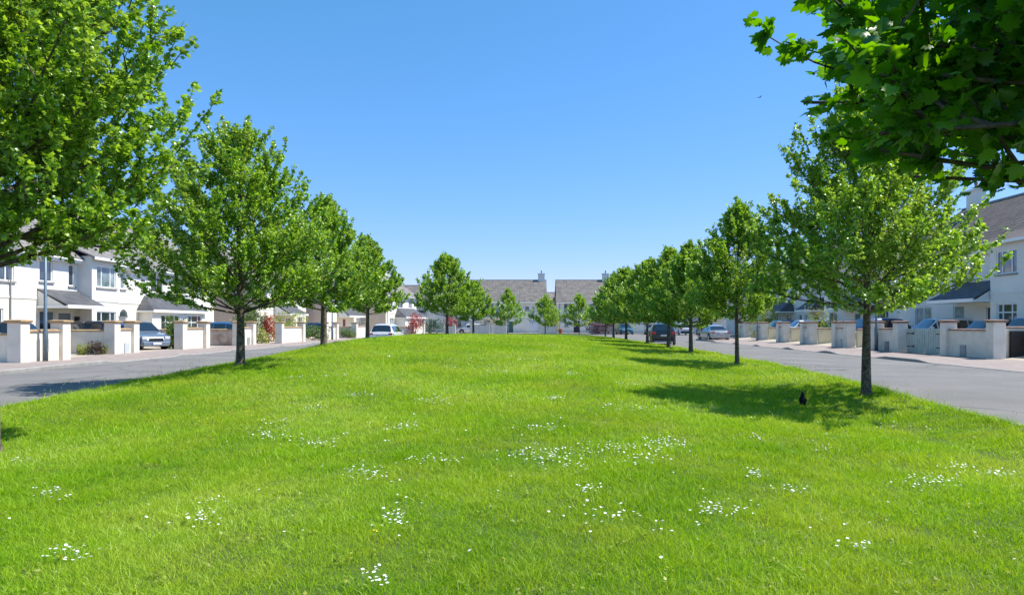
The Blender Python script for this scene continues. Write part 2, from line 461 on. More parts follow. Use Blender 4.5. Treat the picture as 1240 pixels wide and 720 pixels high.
def px_left(y): return float(interp(y, [-30, 18, 26, 40, 60, 75, 98, 104], [-16.3, -16.3, -16.9, -17.3, -16.4, -15.6, -13.4, -13.0]))
def pl_left(y): return float(interp(y, [-30, 26, 33, 40, 48, 60, 75, 98], [-19.5, -19.5, -20.2, -20.1, -19.3, -18.6, -17.6, -15.0]))
RY = list(np.linspace(-25, 98, 62)) + [102, 106]
mb = MB()
for a, b2 in zip(RY[:-1], RY[1:]):
    xa = 16.1 if a < 66 else 16.1 + min((a - 66) * .9, 24)
    xb = 16.1 if b2 < 66 else 16.1 + min((b2 - 66) * .9, 24)
    if a >= 98 - .01:
        mb.face([(px_left(a) + .05, a, 0), (xa, a, 0), (xb, b2, 0), (px_left(b2) + .05, b2, 0)])
    else:
        mb.face([(px_left(a) + .05, a, 0), (float(xl(a)) - .03, a, 0), (float(xl(b2)) - .03, b2, 0), (px_left(b2) + .05, b2, 0)])
        mb.face([(float(xr(a)) + .03, a, 0), (xa, a, 0), (xb, b2, 0), (float(xr(b2)) + .03, b2, 0)])
tag(mb.build('road', 'asphalt'), kind='structure')

# pavements: raised 0.1 between the gate openings, dropped across them
open_L = [(28.4, 32.9), (35.0, 39.2), (41.9, 45.3), (48.0, 51.2), (56.3, 61.8), (64.9, 70.3), (74.5, 78)]
open_R = [(32.0, 35.4), (38.4, 41.2), (43.7, 47.2), (49.4, 52.4), (54.4, 58.4), (20.5, 27.2)]
def drop(y, ops):
    d = 1.0
    for a, b2 in ops:
        e = 1 - min(max((a - .2 - y) / .9, 0), 1) if y < a else (1 - min(max((y - b2 - .2) / .9, 0), 1) if y > b2 else 1)
        d = min(d, 1 - e)
    return .022 + .10 * d
for side, ops in (('l', open_L), ('r', open_R)):
    Y = list(np.arange(-25, 98 if side == 'l' else 66.01, .3))
    mb, kb = MB(), []
    for a, b2 in zip(Y[:-1], Y[1:]):
        if side == 'l':
            k0, k1, o0, o1 = px_left(a), px_left(b2), pl_left(a) + .02, pl_left(b2) + .02
            mb.face([(o0, a, .13), (k0 - .14, a, drop(a, ops)), (k1 - .14, b2, drop(b2, ops)), (o1, b2, .13)])
            kb.append((k0 - .07, a, drop(a, ops) + .004))
        else:
            mb.face([(16.24, a, drop(a, ops)), (19.55, a, .13), (19.55, b2, .13), (16.24, b2, drop(b2, ops))])
            kb.append((16.17, a, drop(a, ops) + .004))
    tag(mb.build('pavement', 'pavers'), kind='structure')
    strip_kerb(kb, .14, -.1, 0)
# driveways and front gardens behind the walls
mb = MB(); Y = list(np.arange(-25, 98.1, 3.0))
for a, b2 in zip(Y[:-1], Y[1:]):
    mb.face([(-40, a, .126), (pl_left(a) + .02, a, .126), (pl_left(b2) + .02, b2, .126), (-40, b2, .126)])
tag(mb.build('driveway', 'drive_pavers'), kind='structure')
mb = MB()
mb.face([(19.55, -25, .13), (21.2, -25, .30), (21.2, 66, .30), (19.55, 66, .13)])
mb.face([(21.2, -25, .30), (40, -25, .30), (40, 66, .30), (21.2, 66, .30)])
mb.face([(19.55, 66, .13), (21.2, 66, .30), (21.2, 66.02, -.1), (19.55, 66.02, -.1)])
tag(mb.build('driveway', 'drive_pavers'), kind='structure')
mb = MB(); mb.box(-40, 106, -.1, 40, 140, .12)
tag(mb.build('driveway', 'drive_pavers'), kind='structure')
mb = MB()
mb.face([(23.0, 47.2, .306), (25.8, 47.2, .306), (25.8, 57.2, .306), (20.2, 57.2, .21), (20.2, 47.2, .21)][:5])
for (x, y) in ((13.6, 57.5), (15.6, 56.8)):
    c = MB(); c.tube([(x, y, 0.001), (x, y, .02)], .42, 20)
    tag(c.build('manhole_cover', 'manhole_iron'), 'dark iron manhole cover set in the right road, the one %s the silver car' % ('farther from' if x < 14 else 'nearer'), 'manhole cover', 'manhole covers in the right road')

# ------------------------------------------------------------------ boundary walls
def cap_on(mb, x0, y0, x1, y1, z, h=.13, ov=.07):
    mb.loft([[(x0 - ov * .5, y0 - ov * .5, z), (x1 + ov * .5, y0 - ov * .5, z), (x1 + ov * .5, y1 + ov * .5, z), (x0 - ov * .5, y1 + ov * .5, z)],
             [(x0 - ov, y0 - ov, z + h * .35), (x1 + ov, y0 - ov, z + h * .35), (x1 + ov, y1 + ov, z + h * .35), (x0 - ov, y1 + ov, z + h * .35)],
             [(x0 - ov, y0 - ov, z + h * .75), (x1 + ov, y0 - ov, z + h * .75), (x1 + ov, y1 + ov, z + h * .75), (x0 - ov, y1 + ov, z + h * .75)],
             [(x0 + .1, y0 + .1, z + h), (x1 - .1, y0 + .1, z + h), (x1 - .1, y1 - .1, z + h), (x0 + .1, y1 - .1, z + h)]])
def boundary(x, y0, y1, label, side, caps='cap_stone', h=1.6, hw=1.26, box=None, boxmat='box_white', pw=.52, pd=.48, base=.02, two=True, group='pillared front wall pieces', dx=0.0, wallmat='wall_paint'):
    """front wall between two pillars, running along Y at x"""
    r = empty('front_wall', (x, y0, base), 0, label, 'wall', group)
    L = y1 - y0
    for k, (a, xo) in enumerate(((0, 0), (L - pd, dx)) if two else ((0, 0),)):
        p = MB(); p.box(-pw / 2 + xo, a, -.15, pw / 2 + xo, a + pd, h, .012)
        po = p.build('pillar', wallmat, r)
        c = MB(); cap_on(c, -pw / 2 + xo, a, pw / 2 + xo, a + pd, h)
        c.build('cap', caps, po)
    if L > 2 * pd + .1:
        p = MB(); ang = dx / L
        p.loft([[(-.11 + ang * pd, pd - .003, -.15), (.11 + ang * pd, pd - .003, -.15), (.11 + ang * (L - pd), L - pd + .003, -.15), (-.11 + ang * (L - pd), L - pd + .003, -.15)],
                [(-.11 + ang * pd, pd - .003, hw), (.11 + ang * pd, pd - .003, hw), (.11 + ang * (L - pd), L - pd + .003, hw), (-.11 + ang * (L - pd), L - pd + .003, hw)]])
        wo = p.build('panel', wallmat, r)
        c = MB()
        e0, e1 = ang * pd, ang * (L - pd)
        c.loft([[(-.16 + e0, pd + .004, hw + .001), (.16 + e0, pd + .004, hw + .001), (.16 + e1, L - pd - .004, hw + .001), (-.16 + e1, L - pd - .004, hw + .001)],
                [(-.16 + e0, pd + .004, hw + .06), (.16 + e0, pd + .004, hw + .06), (.16 + e1, L - pd - .004, hw + .06), (-.16 + e1, L - pd - .004, hw + .06)],
                [(-.08 + e0, pd + .004, hw + .09), (.08 + e0, pd + .004, hw + .09), (.08 + e1, L - pd - .004, hw + .09), (-.08 + e1, L - pd - .004, hw + .09)]])
        c.build('coping', caps, wo)
        if box:
            s = 1 if side == 'l' else -1
            bx = MB(); yb = pd + (L - 2 * pd) * box
            xa = s * .112 + ang * yb
            bx.box(min(xa, xa + s * .05), yb, .08, max(xa, xa + s * .05), yb + .38, .62)
            bx.build('meter_box', boxmat, r)
    return r

def ld(s): return s
boundary(-19.3, 25.6, 28.4, 'cream pillared front wall behind the grey lamp post at the left edge', 'l')
boundary(-20.2, 32.9, 35.0, 'cream pillared front wall with a white meter box beside the parked silver SUV', 'l', box=.45)
boundary(-20.1, 39.2, 41.9, 'cream pillared front wall between the dark hedge and the stained side wall', 'l', dx=.3)
boundary(-19.4, 45.3, 48.0, 'cream pillared front wall right behind the trunk of the second left tree', 'l', box=.6, boxmat='box_grey')
boundary(-18.75, 51.2, 56.3, 'cream pillared front wall below the green shrub beside the red shrub', 'l', dx=.1)
boundary(-18.5, 61.8, 64.9, 'cream pillared front wall behind the thin dark lamp post near the third left tree', 'l', dx=.2)
boundary(-17.95, 70.2, 74.5, 'cream pillared front wall left of the white hatchback', 'l', dx=.2)
boundary(-13.6, 79.5, 84.0, 'cream pillared front wall just right of the white hatchback', 'l', dx=.6)
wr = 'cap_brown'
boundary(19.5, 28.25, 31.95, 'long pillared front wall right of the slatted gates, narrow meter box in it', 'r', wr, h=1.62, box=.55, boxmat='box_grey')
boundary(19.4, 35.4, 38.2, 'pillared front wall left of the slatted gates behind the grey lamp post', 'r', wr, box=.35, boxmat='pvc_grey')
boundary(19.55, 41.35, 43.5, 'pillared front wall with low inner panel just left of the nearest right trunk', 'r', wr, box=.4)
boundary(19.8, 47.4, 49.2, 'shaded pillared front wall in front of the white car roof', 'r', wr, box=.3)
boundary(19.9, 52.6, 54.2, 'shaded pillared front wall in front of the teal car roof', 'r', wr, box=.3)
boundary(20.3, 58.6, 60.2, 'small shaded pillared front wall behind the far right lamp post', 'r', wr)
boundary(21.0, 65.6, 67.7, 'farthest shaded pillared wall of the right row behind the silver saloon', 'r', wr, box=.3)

def cross_wall(x0, x1, y, h, label, material='wall_paint', caps='cap_stone', base=.1, th=.2, group='garden walls'):
    r = empty('garden_wall', (min(x0, x1), y, base), 0, label, 'wall', group)
    L = abs(x1 - x0)
    p = MB(); p.box(0, 0, -.2, L, th, h); p.build('panel', material, r)
    c = MB(); c.loft([[(0, -.05, h + .001), (L, -.05, h + .001), (L, th + .05, h + .001), (0, th + .05, h + .001)],
                      [(0, -.05, h + .06), (L, -.05, h + .06), (L, th + .05, h + .06), (0, th + .05, h + .06)],
                      [(0, .03, h + .09), (L, .03, h + .09), (L, th - .03, h + .09), (0, th - .03, h + .09)]])
    c.build('coping', caps, r)
    return r
cross_wall(21.3, 27, 65.4, 1.45, 'pale shaded garden wall right of the silver saloon', 'wall_paint', wr)
cross_wall(-25.6, -20.5, 33.1, 1.12, 'grey cream garden wall with two small bushes at its foot')
cross_wall(-25.6, -19.6, 25.8, 1.05, 'low garden wall touching the left edge of the view')
cross_wall(-25.6, -19.66, 45.4, 1.05, 'reddish stained garden wall left of the second left trunk', 'stained_paint')
cross_wall(-22.0, -18.2, 70.3, 1.1, 'tan garden wall behind the third left tree')
cross_wall(-18.0, -13.9, 79.6, 1.05, 'tan garden wall hidden partly by the white hatchback')
cross_wall(19.8, 26, 31.6, 1.15, 'side garden wall behind the slatted gates', 'yellow_paint', wr)
cross_wall(19.8, 27, 28.5, 1.24, 'low garden wall at the right edge with a dark slatted panel', 'wall_paint', wr, base=.15)
cross_wall(19.82, 27, 41.1, 1.1, 'yellow garden wall touching the nearest right trunk', 'yellow_paint', wr)
cross_wall(20.07, 27, 47.2, 1.1, 'yellow garden wall beside the wall with the low inner panel', 'yellow_paint', wr)
cross_wall(20.17, 27, 52.4, 1.1, 'yellow garden wall above a strip of lime grass', 'yellow_paint', wr)
cross_wall(20.57, 27, 58.4, 1.1, 'small yellow garden wall next to the far right lamp post', 'yellow_paint', wr)

# slatted gates
r = empty('wooden_gates', (19.6, 32.1, .05), 0, 'pale green vertical board driveway gates with black strap hinges', 'gate')
for k in range(2):
    lf = MB()
    y0 = .04 + k * 1.64
    for j in range(11):
        lf.box(-.02, y0 + j * .145, .08, .02, y0 + j * .145 + .112, 1.30 - .02 * abs(j - 5) / 5)
    lf.box(.021, y0, .25, .05, y0 + 1.575, .37); lf.box(.021, y0, 1.0, .05, y0 + 1.575, 1.12)
    leaf = lf.build('gate_leaf', 'gate_paint', r)
    bk = MB(); bk.box(.052, y0, .08, .058, y0 + 1.575, 1.2); bk.build('backing', 'iron', leaf)
    for z in (.36, 1.02):
        hg = MB(); a = y0 + (0 if k == 0 else .90)
        hg.box(-.028, a, z, -.021, a + .66, z + .045); hg.box(-.035, a, z - .03, -.0285, a + .09, z + .10)
        hg.build('hinge', 'iron', leaf)
# dark slatted panel on the right edge wall + bin
r = empty('slatted_panel', (20.05, 28.35, .15), 0, 'dark brown slatted panel fixed to the wall at the right edge', 'panel')
p = MB()
for j in range(9): p.box(0, 0, .05 + j * .12, .62, .04, .05 + j * .12 + .105)
p.build('slats', 'wood_dark', r)
p = MB(); p.box(-.02, .041, .02, .64, .09, 1.14); p.build('frame', 'trim_black', r)

def wheelie_bin(x, y, z, rz, body, lid, label):
    r = empty('wheelie_bin', (x, y, z), rz, label, 'bin')
    p = MB(); p.loft([[(-.2, -.24, .08), (.2, -.24, .08), (.2, .24, .08), (-.2, .24, .08)], [(-.27, -.32, .95), (.27, -.32, .95), (.27, .32, .95), (-.27, .32, .95)],
                      [(-.29, -.34, .96), (.29, -.34, .96), (.29, .34, .96), (-.29, .34, .96)], [(-.29, -.34, 1.0), (.29, -.34, 1.0), (.29, .34, 1.0), (-.29, .34, 1.0)]])
    p.build('body', body, r)
    p = MB(); p.loft([[(-.29, -.38, 1.001), (.29, -.38, 1.001), (.29, .36, 1.001), (-.29, .36, 1.001)], [(-.27, -.36, 1.05), (.27, -.36, 1.05), (.27, .3, 1.08), (-.27, .3, 1.08)], [(-.18, -.25, 1.09), (.18, -.25, 1.09), (.18, .2, 1.12), (-.18, .2, 1.12)]])
    p.build('lid', lid, r)
    for s in (-1, 1):
        p = MB(); p.tube([(s * .23, .25, .1), (s * .28, .25, .1)], .1, 14); p.build('wheel', 'tyre', r)
    p = MB(); p.tube([(-.22, .40, .98), (.22, .40, .98)], .018, 8); p.build('handle', body, r)
    return r
wheelie_bin(21.0, 28.0, .17, 0, 'bin_green', 'bin_green', 'bright green wheelie bin at the right edge of the view')
wheelie_bin(-21.1, 35.9, .126, .3, 'bin_blue', 'bin_blue', 'blue wheelie bin showing above the wall with the white meter box').scale = (1.3, 1.3, 1.34)
wheelie_bin(-20.7, 51.2, .13, 0, 'bin_black', 'bin_black', 'dark wheelie bin standing in the opening under the red shrub')

# lamp posts
def lamp_post(x, y, z, label, h=6.2, arm=1):
    r = empty('street_lamp', (x, y, z), 0, label, 'street lamp', 'street lamps')
    p = MB(); p.tube([(0, 0, -.1), (0, 0, 1.25), (0, 0, 1.33), (0, 0, h)], [.095, .095, .062, .045], 14); p.build('pole', 'steel_pole', r, True)
    d = MB(); d.box(.05, -.045, .45, .1, .045, .95, .008); d.build('access_door', 'steel_pole', r)
    p = MB(); p.tube([(0, 0, h - .1), (arm * .1, 0, h + .05), (arm * .45, 0, h + .12)], [.03, .03, .03], 8); p.build('arm', 'steel_pole', r, True)
    p = MB()
    p.loft([[(arm * .4 + a * .32, bq * .12, h + .08) for a, bq in ((-.6, -.7), (1, -1), (1.4, 0), (1, 1), (-.6, .7))],
            [(arm * .4 + a * .30, bq * .10, h + .18) for a, bq in ((-.6, -.7), (1, -1), (1.4, 0), (1, 1), (-.6, .7))]])
    p.build('lantern', 'steel_pole', r)
    p = MB(); p.box(arm * .4 - .05, -.07, h + .05, arm * .4 + .25, .07, h + .079); p.build('lens', 'lamp_glass', r)
    return r
lamp_post(-18.93, 26.75, .05, 'slim blue grey lamp post before the first cream wall on the left', 6.4, 1)
lamp_post(-18.0, 62.6, .05, 'slim lamp post between the third left tree and a cream wall', 6.2, 1)
lamp_post(19.0, 37.3, .1, 'slim blue grey lamp post just right of the nearest right trunk', 6.2, -1)
lamp_post(19.45, 58.0, .1, 'slim lamp post in front of the far right pillars', 6.2, -1)

# ------------------------------------------------------------------ houses
def wall_panel(mb, o, u, inw, W, z0, z1, ops, dep=.11):
    """wall sheet with holes (x0,x1,za,zb) and reveals"""
    o, u, inw = Vector(o), Vector(u), Vector(inw)
    xs = sorted(set([0, W] + [q for p in ops for q in p[:2]])); zs = sorted(set([z0, z1] + [min(max(q, z0), z1) for p in ops for q in p[2:4]]))
    P = lambda x, z, d=0: o + u * x + Vector((0, 0, z)) + inw * d
    for a, b2 in zip(xs[:-1], xs[1:]):
        for c, d in zip(zs[:-1], zs[1:]):
            mx_, mz = (a + b2) / 2, (c + d) / 2
            if any(p[0] < mx_ < p[1] and p[2] < mz < p[3] for p in ops): continue
            mb.face([P(a, c), P(b2, c), P(b2, d), P(a, d)])
    for p in ops:
        a, b2, c, d = p[:4]
        if d <= z0 or c >= z1: continue
        c, d = max(c, z0), min(d, z1)
        mb.face([P(a, c), P(a, d), P(a, d, dep), P(a, c, dep)]); mb.face([P(b2, c), P(b2, c, dep), P(b2, d, dep), P(b2, d)])
        mb.face([P(a, d), P(b2, d), P(b2, d, dep), P(a, d, dep)]); mb.face([P(a, c), P(a, c, dep), P(b2, c, dep), P(b2, c)])

def obox(mb, o, u, inw, x0, x1, z0, z1, d0, d1):
    """box in the wall's own frame"""
    o, u, inw = Vector(o), Vector(u), Vector(inw)
    P = lambda x, z, d: o + u * x + Vector((0, 0, z)) + inw * d
    mb.loft([[P(x0, z0, d0), P(x1, z0, d0), P(x1, z0, d1), P(x0, z0, d1)], [P(x0, z1, d0), P(x1, z1, d0), P(x1, z1, d1), P(x0, z1, d1)]])

def window(house, o, u, inw, x0, x1, z0, z1, cols=2, transom=False, dep=.10, glass=None, sill=True):
    fr = MB(); t_ = .065; d0, d1 = dep - .05, dep
    obox(fr, o, u, inw, x0, x1, z0, z0 + t_, d0, d1); obox(fr, o, u, inw, x0, x1, z1 - t_, z1, d0, d1)
    obox(fr, o, u, inw, x0, x0 + t_, z0 + t_, z1 - t_, d0, d1); obox(fr, o, u, inw, x1 - t_, x1, z0 + t_, z1 - t_, d0, d1)
    if cols == 3: cs = [x0 + (x1 - x0) * .27, x0 + (x1 - x0) * .73]
    else: cs = [x0 + (x1 - x0) * k / cols for k in range(1, cols)]
    for c in cs: obox(fr, o, u, inw, c - .035, c + .035, z0 + t_, z1 - t_, d0 + .005, d1)
    if transom:
        zt = z0 + (z1 - z0) * .64
        ed = [x0 + t_] + cs + [x1 - t_]
        for a, b2 in zip(ed[:-1], ed[1:]): obox(fr, o, u, inw, a + .036 * (a in cs), b2 - .036 * (b2 in cs), zt - .03, zt + .03, d0 + .006, d1)
    f = fr.build('window', 'upvc', house)
    p = MB(); P = lambda x, z, d: Vector(o) + Vector(u) * x + Vector((0, 0, z)) + Vector(inw) * d
    p.face([P(x0, z0, d1 - .012), P(x1, z0, d1 - .012), P(x1, z1, d1 - .012), P(x0, z1, d1 - .012)])
    p.build('pane', glass or rng.choice(['glass_window', 'glass_window', 'curtain']), f)
    if sill:
        s = MB(); obox(s, o, u, inw, x0 - .08, x1 + .08, z0 - .09, z0 - .003, -.07, .05); s.build('sill', 'sill_stone', f)
    return f

def door(house, o, u, inw, x0, x1, z1, material, dep=.1, arch=False, lite=True):
    d = MB(); obox(d, o, u, inw, x0 + .07, x1 - .07, .02, z1 - .07, dep - .04, dep - .002)
    for a, c, e, g_ in ((.16, .48, .15, .9), (.52, .84, .15, .9), (.16, .48, 1.0, 1.85), (.52, .84, 1.0, 1.85)):
        L = x1 - x0; obox(d, o, u, inw, x0 + a * L, x0 + c * L, e, g_, dep - .055, dep - .0405)
    dd = d.build('door', material, house)
    f = MB(); obox(f, o, u, inw, x0, x0 + .07, 0, z1, dep - .06, dep); obox(f, o, u, inw, x1 - .07, x1, 0, z1, dep - .06, dep); obox(f, o, u, inw, x0 + .07, x1 - .07, z1 - .07, z1, dep - .06, dep)
    f.build('frame', 'upvc', dd)
    h = MB(); obox(h, o, u, inw, x1 - .2, x1 - .16, .95, 1.15, dep - .09, dep - .0555); h.build('handle', 'chrome', dd)
    return dd

def slab(mb, A, B, C_, D_, th=.12):
    """sloped roof slab, A-B lower edge, D-C upper edge, with UV in metres"""
    A, B, C_, D_ = map(Vector, (A, B, C_, D_))
    n = (B - A).cross(D_ - A).normalized()
    if n.z < 0: n = -n
    L = (B - A).length; H = ((D_ + C_) / 2 - (A + B) / 2).length
    off = (D_ - A).dot((B - A).normalized()); off2 = L - (C_ - B).length * 0 
    e = (B - A).normalized()
    uv = [(0, 0), (L, 0), ((C_ - A).dot(e), H), ((D_ - A).dot(e), H)]
    mb.face([A, B, C_, D_], uv)
    lo = [p - Vector((0, 0, th)) for p in (A, B, C_, D_)]
    mb.face(list(reversed(lo)), [(0, 0)] * 4)
    T4 = [A, B, C_, D_]
    for k in range(4):
        k2 = (k + 1) % 4
        mb.face([lo[k], lo[k2], T4[k2], T4[k]], [(0, 0), (1, 0), (1, .1), (0, .1)])

def chimney(roof, x, y, z0, z1, wx=1.1, wy=.6, material='render_white'):
    c = MB(); c.box(x - wx / 2, y - wy / 2, z0, x + wx / 2, y + wy / 2, z1)
    c.box(x - wx / 2 - .07, y - wy / 2 - .07, z1 + .001, x + wx / 2 + .07, y + wy / 2 + .07, z1 + .13)
    co = c.build('chimney', material, roof)
    for k in (0,):
        p = MB(); p.tube([(x + k, y, z1 + .131), (x + k, y, z1 + .5), (x + k, y, z1 + .52), (x + k, y, z1 + .6)], [.11, .09, .12, .12], 12)
        p.build('chimney_pot', 'pot', co)

def lean_roof(house, x0, x1, dep, zt, ze, hip0=.0, hip1=.0, material='slate', name='porch_roof'):
    r = MB(); y0 = -.004
    slab(r, (x0, -dep, ze), (x1, -dep, ze), (x1 - hip1, y0, zt), (x0 + hip0, y0, zt), .07)
    if hip0: slab(r, (x0, y0, ze), (x0, -dep, ze), (x0 + hip0, y0, zt), (x0 + hip0, y0, zt - .001), .07)
    if hip1: slab(r, (x1, -dep, ze), (x1, y0, ze), (x1 - hip1, y0, zt), (x1 - hip1, y0, zt - .001), .07)
    ro = r.build(name, material, house)
    g_ = MB(); g_.box(x0, -dep - .06, ze - .20, x1, -dep - .002, ze - .02)
    g_.box(x0 - .03, -dep - .002, ze - .2, x0, -.01, ze - .075); g_.box(x1, -dep - .002, ze - .2, x1 + .03, -.01, ze - .075)
    g_.build('fascia', 'upvc', ro)
    for xx, hp, dx_ in ((x0, hip0, .03), (x1, hip1, -.03)):
        if not hp:
            ck = MB(); ck.loft([[(xx + dx_, -dep + .02, ze - .15), (xx + dx_, -.012, ze - .15), (xx + dx_, -.012, zt - .08)], [(xx + dx_ * 2, -dep + .02, ze - .15), (xx + dx_ * 2, -.012, ze - .15), (xx + dx_ * 2, -.012, zt - .08)]]); ck.build('cheek', 'render_white', ro)
    s = MB(); s.box(x0, -dep, ze - .19, x1, -.01, ze - .15); s.build('soffit', 'upvc', ro)
    return ro

def gable_prism(x, d0, d1, eave, ridge, out):
    return [(x, 0, eave), (x, (d1) / 2, ridge), (x, d1, eave)]

def house(name, loc, rz, W, D, eave, ridge, label, ops=(), lower='render_cream', upper='render_white', side='render_shaded', roofm='roof_grey',
          band=2.95, canopies=(), bays=(), doors=(), chimneys=(), base=0.0, pipes=(), cat='house', group='white houses along the street', far=False, extra=None):
    h = empty(name, (loc[0], loc[1], base), rz, label, cat, group)
    o, u, inw = (0, 0, 0), (1, 0, 0), (0, 1, 0)
    holes = [p[:4] for p in ops] + [(d[0], d[1], 0, d[2]) for d in doors]
    for b_ in bays:   # two-storey projection: openings behind it vanish
        pass
    mb = MB(); wall_panel(mb, o, u, inw, W, 0, band, [p for p in holes if p[2] < band]); mb.build('wall', lower, h)
    mb = MB(); wall_panel(mb, o, u, inw, W, band, eave, [p for p in holes if p[2] >= band]); mb.build('wall', upper, h)
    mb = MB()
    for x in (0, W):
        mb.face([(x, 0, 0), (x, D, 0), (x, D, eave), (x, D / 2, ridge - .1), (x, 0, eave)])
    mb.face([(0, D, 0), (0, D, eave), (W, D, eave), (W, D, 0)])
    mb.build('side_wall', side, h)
    # dark interior so panes have something behind them
    bd = MB(); bd.box(.0, -.03, band - .07, W, -.002, band + .07)
    bd.build('string_course', lower, h)
    # roof
    r = MB(); ov = .35; sl = (ridge - eave) / (D / 2)
    slab(r, (-.2, -ov, eave - ov * sl + .12), (W + .2, -ov, eave - ov * sl + .12), (W + .2, D / 2, ridge + .12), (-.2, D / 2, ridge + .12))
    slab(r, (W + .2, D + ov, eave - ov * sl + .12), (-.2, D + ov, eave - ov * sl + .12), (-.2, D / 2, ridge + .12), (W + .2, D / 2, ridge + .12))
    ro = r.build('roof', roofm, h)
    t_ = MB(); t_.tube([(-.22, D / 2, ridge + .12), (W + .22, D / 2, ridge + .12)], .09, 8); t_.build('ridge_tiles', 'pvc_grey', ro)
    g_ = MB(); g_.box(-.15, -ov + .02, eave - ov * sl - .20, W + .15, -ov + .06, eave - ov * sl - .005)
    g_.box(-.15, -ov + .06, eave - ov * sl - .2, W + .15, -.002, eave - ov * sl - .17)
    g_.build('fascia', 'upvc', ro)
    g_ = MB(); g_.tube([(-.2, -ov - .04, eave - ov * sl - .04), (W + .2, -ov - .04, eave - ov * sl - .04)], .055, 8); g_.build('gutter', 'upvc', ro)
    for p in pipes:
        g_ = MB(); g_.tube([(p, -ov - .02, eave - ov * sl - .08), (p, -.06, eave - ov * sl - .4), (p, -.06, 0.05)], .035, 8); g_.build('downpipe', 'pvc_grey', h)
    for p in ops: window(h, o, u, inw, *p[:4], *(p[4:] or (2,)))
    for d in doors: door(h, o, u, inw, *d)
    for c in chimneys: chimney(ro, c, D / 2, ridge - .5, ridge + c_h)
    for (x0, x1, dep, zt, ze, h0, h1) in canopies: lean_roof(h, x0, x1, dep, zt, ze, h0, h1)
    for (x0, x1, dep, bops) in bays:
        # full-height bay with the main roof carried over it
        mb = MB(); bo = (x0, -dep, 0); Wb = x1 - x0
        wall_panel(mb, bo, u, inw, Wb, 0, eave, [p[:4] for p in bops])
        mb.face([(x0, -dep, 0), (x0, -.002, 0), (x0, -.002, eave), (x0, -dep, eave)]); mb.face([(x1, -dep, 0), (x1, -.002, 0), (x1, -.002, eave), (x1, -dep, eave)])
        mb.build('bay', upper, h)
        bb_ = MB(); bb_.box(x0 - .002, -dep - .03, band - .07, x1 + .002, -dep - .002, band + .07); bb_.build('string_course', lower, h)
        for p in bops: window(h, bo, u, inw, *p[:4], *(p[4:] or (2,)))
        rr = MB(); e2 = dep + .3
        slab(rr, (x0 - .25, -e2, eave - .05), (x1 + .25, -e2, eave - .05), (x1 + .25, .6, eave + .6 * sl + .20), (x0 - .25, .6, eave + .6 * sl + .20), .1)
        rb = rr.build('bay_roof', roofm, h)
        ff = MB(); ff.box(x0 - .25, -e2 - .05, eave - .22, x1 + .25, -e2 - .003, eave - .06); ff.build('fascia', 'upvc', rb)
    if extra: extra(h)
    return h
c_h = 1.1

def sunroom(h, x0, x1, dep, ze, zt, wins):
    """single-storey glazed front bay under a hipped slate roof"""
    mb = MB(); bo = (x0 + .25, -dep + .2, 0); Wb = x1 - x0 - .5
    wall_panel(mb, bo, (1, 0, 0), (0, 1, 0), Wb, 0, ze - .16, [p[:4] for p in wins])
    mb.face([(x0 + .25, -dep + .2, 0), (x0 + .25, -.002, 0), (x0 + .25, -.002, ze - .16), (x0 + .25, -dep + .2, ze - .16)])
    mb.face([(x1 - .25, -dep + .2, 0), (x1 - .25, -.002, 0), (x1 - .25, -.002, ze - .16), (x1 - .25, -dep + .2, ze - .16)])
    mb.build('sunroom', 'render_white', h)
    for p in wins: window(h, bo, (1, 0, 0), (0, 1, 0), *p[:4], 3, True, .1, 'glass_window')
    lean_roof(h, x0, x1, dep, zt, ze, .9, .9)

def arch_door(h, x):
    # arched head over the front door
    mb = MB(); n = 12
    ring = [(x + cos(pi * k / n) * .55, sin(pi * k / n) * .55 + 2.05) for k in range(n + 1)]
    for (a, b2) in zip(ring[:-1], ring[1:]):
        mb.loft([[(a[0], -.05, a[1]), (b2[0], -.05, b2[1]), (x + (b2[0] - x) * .82, -.05, 2.05 + (b2[1] - 2.05) * .82), (x + (a[0] - x) * .82, -.05, 2.05 + (a[1] - 2.05) * .82)],
                 [(a[0], -.004, a[1]), (b2[0], -.004, b2[1]), (x + (b2[0] - x) * .82, -.004, 2.05 + (b2[1] - 2.05) * .82), (x + (a[0] - x) * .82, -.004, 2.05 + (a[1] - 2.05) * .82)]])
    mb.build('door_arch', 'upvc', h)
    mb = MB(); mb.face([(x + cos(pi * k / n) * .45, -.006, sin(pi * k / n) * .45 + 2.05) for k in range(n + 1)]); mb.build('fanlight', 'glass_window', h)

